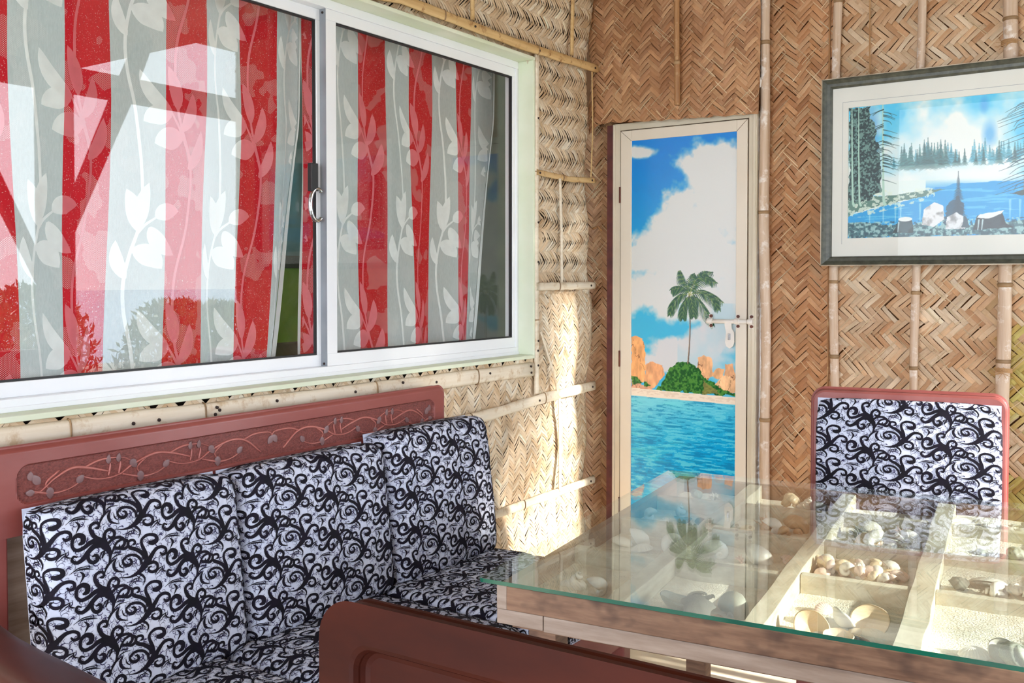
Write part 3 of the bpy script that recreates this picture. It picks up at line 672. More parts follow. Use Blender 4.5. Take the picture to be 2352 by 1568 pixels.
def m_curtain(name, leafy):
    n = N(name); uv = uv_co(n); sp = n.n('ShaderNodeSeparateXYZ'); n.l(uv, sp.inputs[0]); u = sp.outputs[0]
    red = n.math('MODULO', n.math('FLOOR', n.math('ADD', u, 40.0)), 2.0)
    geo = n.n('ShaderNodeTexCoord').outputs['Object']
    fine = n.noise(n.map(geo, (1, 1, .25)), 260, 2)
    blob = n.noise(geo, 9, 2)
    cosz = n.n('ShaderNodeSeparateXYZ'); n.l(geo, cosz.inputs[0])
    dx = n.math('SINE', n.math('MULTIPLY', cosz.outputs[1], 1250.0)); dz = n.math('SINE', n.math('MULTIPLY', cosz.outputs[2], 1250.0))
    dots = n.math('GREATER_THAN', n.math('MULTIPLY', dx, dz), 0.35)
    dotm = n.math('MULTIPLY', dots, n.math('GREATER_THAN', blob, 0.56))
    spk = n.math('GREATER_THAN', n.noise(geo, 330, 1), 0.70)
    if leafy:
        c = n.mix(red, L4((252, 252, 250)), L4((246, 134, 144)))
        shade = n.ramp(n.noise(geo, 30, 2), [(0.35, (0.92, 0.92, 0.92, 1)), (0.65, (1, 1, 1, 1))]); c = n.mix(1.0, c, shade, 'MULTIPLY'); alpha = 0.97
    else:
        c = n.mix(red, L4((208, 212, 210)), L4((208, 30, 44)))
        hi = n.math('MAXIMUM', dotm, n.math('MULTIPLY', spk, n.math('LESS_THAN', blob, 0.56)))
        c = n.mix(n.math('MULTIPLY', hi, 0.6), c, L4((236, 226, 222)))
        alpha = n.math('ADD', n.math('MULTIPLY', red, 0.12), n.math('MULTIPLY', fine, 0.25)); alpha = n.math('ADD', alpha, 0.72)
        alpha = n.math('MINIMUM', alpha, 1.0)
    d = n.n('ShaderNodeBsdfDiffuse'); n.l(c, d.inputs[0]); tr = n.n('ShaderNodeBsdfTranslucent'); n.l(c, tr.inputs[0])
    mx = n.n('ShaderNodeMixShader'); mx.inputs[0].default_value = 0.25; n.l(d.outputs[0], mx.inputs[1]); n.l(tr.outputs[0], mx.inputs[2])
    tp = n.n('ShaderNodeBsdfTransparent'); m2 = n.n('ShaderNodeMixShader'); n.val(m2.inputs[0], alpha); n.l(tp.outputs[0], m2.inputs[1]); n.l(mx.outputs[0], m2.inputs[2])
    n.l(m2.outputs[0], n.out.inputs[0]); return n.m
M['curtain'] = m_curtain('striped_lace_curtain', False); M['curtain_leaf'] = m_curtain('opaque_leaf_weave', True)
M['hem'] = m_plain('white_curtain_hem', (228, 230, 228), (216, 220, 218), 0.85)
def curtain(zspan, top, bot, u_start, zR, zW, label, x0, ztop, zbot, hem_left, seed):
    us = np.arange(len(top))+u_start
    def Y(u, z):
        a = np.interp(u, us, top)+np.where(u < us[0], (u-us[0])*.14, 0)+np.where(u > us[-1], (u-us[-1])*.14, 0)
        b = np.interp(u, us, bot)+np.where(u < us[0], (u-us[0])*.14, 0)+np.where(u > us[-1], (u-us[-1])*.14, 0)
        t_ = np.minimum((z-1.15)/zspan, 1.12); return b+(a-b)*t_
    def S(u, z, off=0.0):
        fold = .016*np.sin(u*2.3+seed)+.010*np.sin(u*5.1+1.0+seed)*(0.6+0.4*np.sin(z*2+seed))
        return np.stack([x0+fold+off+0*z, Y(u, z)+0.004*np.sin(z*6+u*2), z+0*u], -1)
    u0, u1 = us[0], us[-1]
    m = MB(); gu, gz = np.meshgrid(np.linspace(u0, u1, 240), np.linspace(zbot, ztop, 30)); P = S(gu, gz)
    m.grid(P[..., 0], P[..., 1], P[..., 2], 0, np.stack([gu, gz], -1).reshape(-1, 2))
    for k in range(int(math.floor(u0))-1, int(math.ceil(u1))+1):
        knd = 'W' if k % 2 == 0 else 'R'; zn = zW if knd == 'W' else zR
        sh = 0.0
        for rep in range(-2, 3):
            for kd, V, F in SPR:
                if kd != knd: continue
                uu = V[:, 0]+k; zz = V[:, 1]+zn+rep*.662+sh
                q = F[np.all((uu[F] > u0+.02) & (uu[F] < u1-.02) & (zz[F] > zbot) & (zz[F] < ztop), axis=1)]
                if len(q) == 0: continue
                P = S(uu, zz, .0015); m.add(P, q, 1, np.stack([uu, zz], -1))
    o = m.build('lace_curtain', [M['curtain'], M['curtain_leaf']], smooth=True, loc=(x0, float(np.mean(top)), ztop))
    for uh, on in ((u0, hem_left), (u1, True)):
        if not on: continue
        h = MB()
        hz = np.linspace(zbot, ztop, 30); s_ = -1 if uh == u0 else 1
        A = S(np.full(30, uh), hz, .002); B = A.copy(); B[:, 1] += s_*(.010+.006*np.cos(hz*5)); B[:, 0] += .003
        h.grid(np.stack([A[:, 0], B[:, 0]], 1), np.stack([A[:, 1], B[:, 1]], 1), np.stack([A[:, 2], B[:, 2]], 1))
        q = h.build('hem', M['hem'], o); q.location = -o.location
    tag(o, label, 'curtain', 'red and white lace curtains')
    return o
curtain(.63, [-2.99, -2.85, -2.70, -2.567, -2.43, -2.284, -2.127, -1.987, -1.856, -1.732, -1.630], [-2.97, -2.83, -2.69, -2.555, -2.441, -2.306, -2.148, -2.016, -1.887, -1.777, -1.730], -3, 1.83, 1.488,
        'wide red and white striped leaf lace curtain behind the left window sash', -.22, 2.35, 1.0, False, 0.3)
curtain(.76, [-1.600, -1.497, -1.341, -1.211, -1.082, -.924, -.805, -.703, -.556], [-1.612, -1.515, -1.332, -1.201, -1.055, -.953, -.79, -.733, -.675], -1, 1.885, 1.545,
        'narrower red and white striped leaf lace curtain behind the right window sash', -.22, 2.35, 1.0, True, 1.9)

# ================================================================= painter for the two printed pictures
class Canvas:
    def __init__(s, w, h, nx, ny):
        s.w, s.h = w, h; s.X, s.Y = np.meshgrid(np.linspace(0, w, nx), np.linspace(0, h, ny)); s.C = np.zeros((ny, nx, 3))
        s.ar = s.X/1.0
    def fill(s, mask, c, a=1.0):
        c = np.asarray(c, float)/255.0; m = (mask.astype(float)*a)[..., None]; s.C = s.C*(1-m)+c*m
    def poly(s, pts, c, a=1.0, rough=0.0, sc=40, seed=0):
        X, Y = s.X, s.Y
        if rough: X = X+(fbm(X*sc, Y*sc, seed)-.5)*rough; Y = Y+(fbm(X*sc+7, Y*sc, seed+1)-.5)*rough
        ins = np.zeros(X.shape, bool); n = len(pts)
        for i in range(n):
            x1, y1 = pts[i]; x2, y2 = pts[(i+1) % n]
            if y1 == y2: continue
            c_ = ((y1 > Y) != (y2 > Y)) & (X < (x2-x1)*(Y-y1)/(y2-y1)+x1); ins ^= c_
        s.fill(ins, c, a); return ins
    def stroke(s, pts, wid, c, a=1.0):
        P = catmull(pts, max(8, len(pts)*6)); n = len(P); w = np.interp(np.linspace(0, 1, n), np.linspace(0, 1, len(wid)), wid)
        mn = P.min(0)-max(wid); mx = P.max(0)+max(wid)
        dx = s.X[0, 1]-s.X[0, 0]; dy = s.Y[1, 0]-s.Y[0, 0]
        i0, i1 = max(0, int(mn[0]/dx)), min(s.X.shape[1], int(mx[0]/dx)+2); j0, j1 = max(0, int(mn[1]/dy)), min(s.X.shape[0], int(mx[1]/dy)+2)
        if i1 <= i0 or j1 <= j0: return
        X = s.X[j0:j1, i0:i1]; Y = s.Y[j0:j1, i0:i1]; m = np.zeros(X.shape)
        for i in range(n-1):
            d = P[i+1]-P[i]; L2 = (d**2).sum()+1e-12; tt = np.clip(((X-P[i, 0])*d[0]+(Y-P[i, 1])*d[1])/L2, 0, 1)
            ds = np.hypot(X-P[i, 0]-tt*d[0], Y-P[i, 1]-tt*d[1]); m = np.maximum(m, np.clip((w[i]/2-ds)/(dx*0.7)+0.5, 0, 1))
        m = (m*a)[..., None]; s.C[j0:j1, i0:i1] = s.C[j0:j1, i0:i1]*(1-m)+np.asarray(c, float)/255*m
    def ell(s, cx, cy, rx, ry, c, a=1.0, soft=0.0):
        d = np.hypot((s.X-cx)/rx, (s.Y-cy)/ry); m = np.clip((1-d)/max(soft, .02), 0, 1); s.fill(m, c, a)
    def build(s, name, mat, parent, fn):
        P = fn(s.X, s.Y); m = MB(); ny, nx = s.X.shape
        m.grid(P[..., 0], P[..., 1], P[..., 2], 0, None, lin(np.clip(s.C, 0.001, 1)))
        return m.build(name, mat, parent)

def mixc(a, b, t): t = np.clip(t, 0, 1)[..., None]; return np.asarray(a, float)/255*(1-t)+np.asarray(b, float)/255*t
# ---------------------------------------------------------------- door with a printed beach panel
DX0, DX1, DZ1, DY = .078, .736, 2.032, -.05
door = empty('door_1', (.4, DY, 0)); tag(door, kind='structure')
def dpart(name, fn, mat, parent=door, bevel=.002, smooth=False):
    m = MB(); fn(m); o = m.build(name, mat, parent, bevel=bevel, smooth=smooth); off = Vector((0, 0, 0)); p = parent
    while p: off += p.location; p = p.parent
    o.location = -off; return o
def jamb(m):
    for a, b, c, d in ((DX0, DX0+.037, 0, DZ1), (DX1-.034, DX1, 0, DZ1), (DX0+.037, DX1-.034, DZ1-.030, DZ1)): m.box((a, DY-.004, c), (b, 0.03, d))
    m.box((DX1-.015, DY-.010, 0), (DX1-.003, DY, DZ1-.003)); m.box((DX0+.003, DY-.010, 0), (DX0+.013, DY, DZ1-.003))
dpart('door_frame', jamb, M['pvc_frame'])
lx0, lx1, lz1 = DX0+.041, DX1-.038, DZ1-.034
gx0, gx1, gz0, gz1 = .172, .652, .14, 1.952
leafd = dpart('door_leaf', lambda m: [m.box((lx0, DY-.008, .02), (gx0, DY+.02, lz1)), m.box((gx1, DY-.008, .02), (lx1, DY+.02, lz1)), m.box((gx0, DY-.008, gz1), (gx1, DY+.02, lz1)), m.box((gx0, DY-.008, .02), (gx1, DY+.02, gz0))], M['pvc'])
def seams(m):
    m.box((lx0-.004, DY+.0, .02), (lx0, DY+.01, lz1+.004)); m.box((lx1, DY+.0, .02), (lx1+.004, DY+.01, lz1+.004)); m.box((lx0, DY, lz1), (lx1, DY+.01, lz1+.004))
    for (a, b) in (((gx0, gz1), (lx0, lz1)), ((gx1, gz1), (lx1, lz1))): m.tube([(a[0], DY-.0081, a[1]), (b[0], DY-.0081, b[1])], .0008, 4)
dpart('door_seam', seams, M['seam'], bevel=0)
for z in (.35, 1.0, 1.72):
    dpart('hinge', lambda m: m.tube([(lx0-.002, DY-.010, z-.035), (lx0-.002, DY-.010, z+.035)], .0045, 8), M['rust'], smooth=True, bevel=0)
PW, PH = gx1-gx0, gz1-gz0
cv = Canvas(PW, PH, 260, 960); X, Y = cv.X, cv.Y; Z = Y+gz0          # Z is the height on the door
sky = mixc((30, 168, 216), (0, 128, 216), (Z-1.2)/.7); cv.C = sky
sand0 = .862
def cloud(cx, cy, rx, ry, seed, c=(214, 216, 214), s=1.4):
    d = np.hypot((X-cx)/rx, (Z-cy)/ry)+(fbm(X*13+seed, Z*13, seed)-.5)*1.0+(fbm(X*50, Z*50, seed+9)-.5)*.25
    cv.fill(np.clip((1-d)*s*2, 0, 1), c)
cv.fill(np.clip((1.75-Z)*1.5, 0, 1), (120, 200, 226), .35)
for a in [(.36, 1.82, .17, .12, 1), (.42, 1.66, .30, .16, 2), (.27, 1.56, .22, .14, 3), (.12, 1.45, .2, .11, 4), (.38, 1.42, .34, .2, 5), (.2, 1.32, .3, .16, 6), (.42, 1.22, .2, .09, 7), (.02, 1.90, .14, .04, 8), (.24, 1.27, .3, .10, 14)]: cloud(*a)
for a in [(.30, 1.06, .22, .055, 9), (.22, 1.0, .26, .05, 10), (.42, 1.12, .16, .05, 11), (.13, .97, .1, .035, 12)]: cloud(*a, c=(206, 208, 212))
cv.fill(np.clip((fbm(X*9, Z*9, 77)-.42)*4, 0, 1)*((Z < 1.25) & (X > .22)), (170, 204, 216), .6)
# rocks
def rock(pts, c, seed):
    m = cv.poly(pts, c, 1, .012, 60, seed); sh = (fbm(X*70, Z*28, seed)-.5)*.45; cv.C[m] = np.clip(cv.C[m]*(1+sh[m][:, None]), 0, 1)
    crk = np.abs(fbm(X*28+seed, Z*12, seed+3)-.5) < .012; cv.fill(m & crk, (96, 56, 40), .7)
H_ = -gz0
def rp_(l): return [(a, b+H_) for a, b in l]
# canvas polygons use canvas height
rock(rp_([(0, .9), (0, 1.095), (.02, 1.105), (.055, 1.09), (.068, 1.03), (.07, .93), (.06, .9)]), (236, 170, 112), 1)
rock(rp_([(.06, .88), (.075, .985), (.10, .995), (.15, .98), (.16, .94), (.12, .89), (.09, .87)]), (226, 164, 118), 2)
rock(rp_([(.3, .92), (.315, 1.02), (.34, 1.035), (.375, 1.02), (.38, .95), (.36, .93)]), (232, 178, 132), 3)
rock(rp_([(.375, .95), (.4, .985), (.43, .98), (.425, .95), (.4, .93)]), (230, 176, 128), 4)
rock(rp_([(.43, .95), (.435, 1.0), (.465, 1.0), (.48, .96), (.48, .93)]), (228, 172, 128), 5)
rock(rp_([(.38, .90), (.42, .95), (.48, .955), (.48, .885), (.4, .885)]), (236, 188, 142), 6)
rock(rp_([(.26, .97), (.29, .99), (.31, .975), (.3, .95)]), (222, 176, 128), 7)
rock(rp_([(0, .865), (0, .90), (.04, .90), (.11, .868)]), (214, 160, 130), 8)
def bush(pts, seed, dk=0):
    m = cv.poly(rp_(pts), (44, 112, 46), 1, .03, 50, seed); f = fbm(X*130, Z*130, seed+2); cv.fill(m & (f < .45), (18, 76, 34), .8); cv.fill(m & (f > .56), (92, 150, 60), .6)
bush([(.11, .868), (.15, .91), (.18, .96), (.22, 1.0), (.27, 1.0), (.32, .97), (.36, .93), (.44, .89), (.48, .885), (.48, .868)], 21)
cv.poly(rp_([(.33, .87), (.34, .92), (.38, .90), (.41, .87)]), (176, 138, 82), .6, .03, 60, 5)
bush([(0, .89), (0, .93), (.03, .93), (.045, .905), (.02, .89)], 22); bush([(.055, .885), (.06, .905), (.085, .91), (.095, .89), (.08, .875)], 23)
# palm
px_, pz_ = .273, 1.285+H_
cv.stroke([(.268, .995+H_), (.274, 1.07+H_), (.277, 1.16+H_), (px_, pz_)], [.007, .005, .005, .007], (86, 70, 62))
cv.stroke([(.266, .995+H_), (.272, 1.07+H_), (.275, 1.16+H_)], [.0025, .002], (180, 160, 140))
FR = [[(0, 0), (-.03, .025), (-.06, .03), (-.082, .02)], [(0, 0), (-.04, -.005), (-.075, -.04), (-.09, -.085)], [(0, 0), (-.02, .04), (-.035, .07), (-.045, .098)], [(0, 0), (-.008, .04), (.01, .075), (.022, .085)], [(0, 0), (.02, .05), (.055, .09), (.10, .092)], [(0, 0), (.04, .05), (.08, .07), (.118, .05)],
      [(0, 0), (.05, .015), (.10, .0), (.145, -.03)], [(0, 0), (.035, -.02), (.075, -.07), (.105, -.125)], [(0, 0), (-.02, -.035), (-.03, -.07), (-.03, -.10)], [(0, 0), (.01, -.03), (.018, -.06), (.02, -.09)], [(0, 0), (.06, .005), (.11, -.02), (.13, -.06)], [(0, 0), (.03, .06), (.06, .085), (.09, .06)]]
for fi, f_ in enumerate(FR):
    C = catmull([(px_+a, pz_+b) for a, b in f_], 22)
    for i in range(2, 22):
        d = C[i]-C[i-1]; d /= np.hypot(*d)+1e-9
        for sg in (-1, 1):
            nrm = np.array([-d[1], d[0]])*sg; L = .034*math.sin(math.pi*min(1, (i+3)/26.))+.006
            tip = C[i]+d*L*.5+nrm*L*.55+np.array([0, -L*.5]); c = [(14, 62, 40), (36, 92, 48), (84, 116, 60), (20, 74, 52)][(i*3+fi+(sg > 0)) % 4]
            cv.stroke([C[i], (C[i]+tip)/2+np.array([0, .002]), tip], [.0045, .004, .001], c)
    cv.stroke([tuple(C[0]), tuple(C[8]), tuple(C[-1])], [.003, .002, .001], (150, 160, 90), .7)
# beach and water
cv.fill(Z < sand0+.012-.02*X, (236, 222, 204)); cv.fill((Z < sand0+.008-.02*X) & (Z > sand0-.012-.02*X) & (fbm(X*60, Z*200, 3) > .5), (216, 196, 176), .6)
wl_ = sand0-.022-.012*X; wat = Z < wl_
dep = np.clip((wl_-Z)/.35, 0, 1); f = fbm(X*9, Z*55, 5, 5); f2 = fbm(X*22, Z*170, 6, 4)
wc = mixc((108, 200, 222), (0, 158, 214), dep*1.6+(X-.22)*.9); cv.C[wat] = wc[wat]
cv.fill(wat & (f2 > .60), (120, 216, 232), .55*1.0); cv.fill(wat & (f2 < .40), (0, 110, 166), .5)
cv.fill(wat*np.clip((f-.5)*4, 0, 1)*np.clip((.30-X)*4+.3, 0, 1), (110, 222, 226), .5)
cv.fill(wat*np.clip((sand0-.25-Z)*3, 0, 1)*(f2 > .56), (190, 236, 236), .5)
pnl = cv.build('printed_beach_panel', M['print'], door, lambda X, Y: np.stack([gx0+X, np.full_like(X, DY-.002), gz0+Y], -1)); pnl.location = -door.location
pnl['label'] = 'glossy printed beach scene with palm, rocks and turquoise water'
# barrel bolt
bz = 1.178
bolt = empty('barrel_bolt', (.62, -.01, bz), parent=door); bolt.location = (.62-.4, -.01, bz)
def bpart(name, fn, mat, bevel=.001, smooth=False): return dpart(name, fn, mat, bolt, bevel, smooth)
by = DY-.020
bpart('bolt_rod', lambda m: m.tube([(.530, by, bz-.002), (.727, by, bz)], .0088, 12), M['boltwhite'], smooth=True, bevel=0)
def brk(x): return lambda m: (m.tube([(x-.011, by, bz), (x-.009, by, bz), (x+.009, by, bz), (x+.011, by, bz)], [.009, .0125, .0125, .009], 12), m.box((x-.008, by+.008, bz-.028), (x+.008, DY-.008, bz+.028)))
for x in (.545, .662, .719): bpart('bracket', brk(x), M['boltwhite'])
for x in (.545, .662, .719):
    for s_ in (-1, 1): bpart('screw', lambda m: m.tube([(x+.003, by+.009, bz+s_*.020), (x+.003, by+.003, bz+s_*.020)], .0065, 10), M['rust'], bevel=0)
bpart('hasp_plate', lambda m: m.prism([(.610, bz), (.640, bz), (.642, bz-.03), (.652, bz-.045), (.653, bz-.085), (.648, bz-.102), (.634, bz-.112), (.620, bz-.104), (.614, bz-.088), (.618, bz-.045), (.612, bz-.02)], DY-.026, DY-.022, Matrix(((1, 0, 0, 0), (0, 0, 1, 0), (0, 1, 0, 0), (0, 0, 0, 1)))), M['boltwhite'])
bpart('hasp_staple', lambda m: m.box((.629, DY-.034, bz-.076), (.638, DY-.022, bz-.05)), M['chrome'])
# maroon post and recess left of the door
o = MB().box((.045, -.045, 0), (.078, .03, 2.03)).build('trim_6', M['seam_red']); tag(o, kind='structure')
m = MB().tube([(-.02, -.06, 1.575), (.01, -.066, 1.585), (.03, -.07, 1.566)], .005, 6)
tag(m.build('bamboo_splinter', M['pole_brown']), 'loose reddish bamboo splinter sticking out of the dark corner gap', 'splinter')

# ---------------------------------------------------------------- framed landscape
FX0, FX1, FZ0, FZ1 = 1.004, 2.03, 1.402, 2.113
pic = empty('framed_picture', (FX0, -.05, FZ0)); tag(pic, 'large dark framed mountain lake landscape hanging above the upholstered chair', 'picture')
PX = Matrix(((1, 0, 0, 0), (0, 0, 1, 0), (0, 1, 0, 0), (0, 0, 0, 1)))
w_, h_ = FX1-FX0, FZ1-FZ0
prof = [(0, 0), (0, -.034), (.004, -.038), (.010, -.034), (.018, -.026), (.028, -.024), (.034, -.016), (.036, -.006)]
m = MB(); ring = []
for (o_, d_) in prof: ring.append([(o_, d_, o_), (w_-o_, d_, o_), (w_-o_, d_, h_-o_), (o_, d_, h_-o_)])
V = np.array(ring).reshape(-1, 3); F = []
for i in range(len(prof)-1):
    for k in range(4): F.append((i*4+k, i*4+(k+1) % 4, (i+1)*4+(k+1) % 4, (i+1)*4+k))
m.add(V, F); m.build('frame', M['frame_green'], pic)
m = MB()
for (a, b) in (((-.001, -.001), (w_+.001, .003)), ((-.001, h_-.003), (w_+.001, h_+.001)), ((-.001, 0), (.003, h_)), ((w_-.003, 0), (w_+.001, h_))): m.box((a[0], -.036, a[1]), (b[0], -.030, b[1]))
m.build('frame_edge', M['gilt'], pic)
ix0, ix1, iz0, iz1 = .094, w_-.094, .104, h_-.112
m = MB()
for a, b, c, d in ((.034, ix0, .034, h_-.034), (ix1, w_-.034, .034, h_-.034), (ix0, ix1, .034, iz0), (ix0, ix1, iz1, h_-.034)): m.box((a, -.010, c), (b, -.004, d))
m.build('mount_board', M['matboard'], pic)
m = MB(); g_ = .022
for a, b, c, d in ((ix0-g_, ix1+g_, iz1+g_, iz1+g_+.0012), (ix0-g_, ix0-g_+.001, iz0-g_, iz1+g_)): m.box((a, -.0108, c), (b, -.0098, d))
m.build('mount_line', M['alu_grey'], pic)
PW, PH = ix1-ix0, iz1-iz0
cv = Canvas(PW, PH, 560, 336); X, Y = cv.X, cv.Y; u, v = X/.615, Y/PH    # u = 1 at the right edge of the photo
f = fbm(u*4, v*3, 3, 5); f2 = fbm(u*8+3, v*2.2, 8, 4)
cv.C = mixc((70, 190, 230), (226, 232, 226), (f-.38)*4.0)
cv.fill(np.clip((f2-.5)*4, 0, 1)*(v > .5), (190, 206, 200), .5)
for cx, cy, r1, r2 in ((.55, .62, .17, .2), (.33, .68, .14, .16), (.82, .5, .2, .1), (.48, .75, .12, .2), (.75, .8, .16, .12)): cv.ell(cx*.615, cy*PH, r1*.615, r2*PH, (224, 232, 230), .6, .8)
cv.ell(.79*.615, .72*PH, .05*.615, .12*PH, (40, 150, 220), .7, .7); cv.ell(.76*.615, .93*PH, .03*.615, .08*PH, (40, 150, 220), .7, .7); cv.ell(.14*.615, .8*PH, .05*.615, .25*PH, (70, 150, 210), .7, .7)
pr_ = np.random.default_rng(5)
def conif(cx, y0, h, c, w=.42):
    for k in range(int(9+h*200)):
        t_ = k/(9+h*200); yy = y0+h*t_; ww = h*w*(1-t_)**1.2*(.55+.75*pr_.random())
        cv.stroke([(cx-ww/2, yy-ww*.25), (cx, yy), (cx+ww/2, yy-ww*.25)], [.0008, .0030, .0008], np.array(c)*(.8+.4*pr_.random()))
for k in range(60): conif((.22+.8*pr_.random())*.615, (.50+.06*pr_.random())*PH, .03+.05*pr_.random(), (70, 150, 170))
for k in range(30): conif((.30+.26*pr_.random())*.615, (.50+.03*pr_.random())*PH, .04+.06*pr_.random(), (52, 110, 110))
for x_, h_2 in ((.46, .11), (.44, .09), (.48, .09), (.53, .07), (.63, .05), (.66, .06), (.61, .06), (.40, .07), (.84, .08), (.92, .07), (.76, .06), (.72, .05), (1.1, .1), (1.2, .12)): conif(x_*.615, .51*PH, h_2, (40, 92, 92))
cv.fill((v < .53)*np.clip((.56-v)*9, 0, 1)*(fbm(u*6, v*9, 31) > .35), (222, 232, 230), .8)
cv.fill(v < .42, (214, 230, 226), .85)
cv.fill((u > .5) & (v < .36), (20, 140, 214)); cv.fill((u > .45)*np.clip((.42-v)*14, 0, 1), (30, 148, 218), .8)
cv.ell(.80*.615, .42*PH, .2*.615, .07*PH, (226, 236, 240), .9, .7); cv.ell(.62*.615, .45*PH, .18*.615, .07*PH, (226, 236, 236), .9, .7)
cv.poly([(0, .1*PH), (0, .17*PH), (.12*.615, .21*PH), (.3*.615, .26*PH), (.46*.615, .30*PH), (.6*.615, .38*PH), (.8*.615, .38*PH), (PW, .36*PH), (PW, 0), (0, 0)], (0, 152, 216), 1, .006, 50, 3)
wv = fbm(u*7, v*60, 12, 4); cv.fill((v < .34)*(wv > .62)*1.0, (110, 196, 232), .6)
for x_ in (.13, .21, .28, .31, .42, .9, .95, 1.0): cv.stroke([(x_*.615, .24*PH), (x_*.615, .12*PH)], [.008, .003], (170, 214, 232), .6)
cv.poly([(0, .17*PH), (.1*.615, .215*PH), (.28*.615, .26*PH), (.46*.615, .305*PH), (.56*.615, .345*PH), (.4*.615, .335*PH), (.2*.615, .31*PH), (0, .34*PH)], (84, 124, 112), 1, .012, 60, 8)
cv.fill((v < .36)*(v > .16)*(u < .5)*(fbm(u*40, v*40, 14) > .56)*(v > .14+.28*u), (214, 228, 214), .8)
# dark forest at the left
fo = cv.poly([(0, .3*PH), (.02, .26*PH), (.10*.615+.03, .30*PH), (.2*.615, .35*PH), (.2*.615, .55*PH), (.12*.615, PH), (0, PH)], (34, 66, 66), 1, .03, 40, 9)
ff = fbm(u*110, v*80, 15); cv.fill(fo & (ff > .56), (120, 160, 150), .75); cv.fill(fo & (ff < .42), (14, 40, 44), .8)
for x_, w1 in ((.022, .007), (.062, .006), (.205, .008)):
    cv.stroke([((x_-.004)*.615, PH), (x_*.615, .6*PH), ((x_+.006)*.615, .3*PH), ((x_+.014)*.615, .25*PH)], [w1*.5, w1, w1*1.5], (170, 206, 190))
for k in range(46):
    yy = (.4+.58*pr_.random())*PH; s_ = 1 if pr_.random() < .6 else -1; cv.stroke([(.205*.615, yy), (.205*.615+s_*.02, yy-.006), (.205*.615+s_*(.03+.03*pr_.random()), yy-.018)], [.003, .001], (36, 70, 72))
def tr2(x_, s0):
    cv.stroke([((x_+.01)*.615, PH), (x_*.615, .6*PH), ((x_-.01)*.615, .3*PH)], [.005, .010, .014], (90, 130, 150))
    for k in range(46):
        yy = (.32+.66*pr_.random())*PH; s_ = -1 if pr_.random() < .6 else 1; cv.stroke([(x_*.615, yy), (x_*.615+s_*.03, yy-.010), (x_*.615+s_*(.04+.06*pr_.random()), yy-.03)], [.003, .001], (40, 76, 92))
tr2(.985, 0); cv.poly([(.90*.615, .29*PH), (.96*.615, .31*PH), (1.1*.615, .31*PH), (1.2*.615, .28*PH), (1.0*.615, .265*PH)], (50, 70, 66), 1, .01, 60, 2)
conif(.628*.615, .14*PH, .165, (34, 56, 72), .34); cv.poly([(.54*.615, .08*PH), (.58*.615, .25*PH), (.62*.615, .3*PH), (.66*.615, .2*PH), (.66*.615, .05*PH)], (44, 66, 82), .8, .03, 60, 3)
# foreground grass, rocks and stumps
cv.poly([(0, 0), (0, .13*PH), (.2*.615, .10*PH), (.42*.615, .10*PH), (.6*.615, .07*PH), (.8*.615, .08*PH), (1.0*.615, .1*PH), (PW, .14*PH), (PW, 0)], (64, 112, 120), 1, .02, 60, 4)
gf = fbm(u*70, v*60, 17); cv.fill((v < .12)*(gf > .57)*1.0, (160, 200, 200), .8); cv.fill((v < .12)*(gf < .4)*1.0, (30, 66, 80), .7)
def prk(pts, c, seed): 
    mk = cv.poly([(a*.615, b*PH) for a, b in pts], c, 1, .004, 60, seed); q_ = fbm(u*30, v*24, seed); cv.C[mk] = cv.C[mk]*(1-.35*np.clip((q_[mk]-.45)*4, 0, 1))[:, None]
prk([(.43, .09), (.44, .20), (.50, .25), (.55, .22), (.555, .12), (.5, .07)], (222, 226, 228), 2); prk([(.56, .05), (.57, .14), (.62, .17), (.67, .13), (.67, .05)], (216, 222, 226), 3)
cv.poly([(.65*.615, .06*PH), (.66*.615, .15*PH), (.68*.615, .12*PH), (.69*.615, .05*PH)], (60, 84, 96), 1, .006, 60, 5)
prk([(.26, .03), (.295, .1), (.30, .135), (.375, .125), (.38, .09), (.385, .03)], (60, 86, 92), 4); cv.ell(.337*.615, .133*PH, .042*.615, .018*PH, (220, 228, 226), 1, .1)
prk([(.71, .04), (.73, .14), (.86, .165), (.88, .08), (.92, .05)], (44, 58, 64), 6); cv.poly([(.73*.615, .125*PH), (.745*.615, .15*PH), (.87*.615, .172*PH), (.855*.615, .15*PH), (.79*.615, .115*PH)], (220, 228, 226), 1, .004, 60, 6)
for x_ in (.74, .30, .76): cv.stroke([(x_*.615, .11*PH), (x_*.615-.003, .04*PH)], [.005, .003], (170, 196, 200))
q = cv.build('landscape_print', M['paint'], pic, lambda X, Y: np.stack([ix0+X, np.full_like(X, -.0045), iz0+Y], -1))
m = MB(); m.add([(.035, -.0115, .035), (w_-.035, -.0115, .035), (w_-.035, -.0115, h_-.035), (.035, -.0115, h_-.035)], [(0, 1, 2, 3)]); m.build('picture_glass', M['pictureglass'], pic)

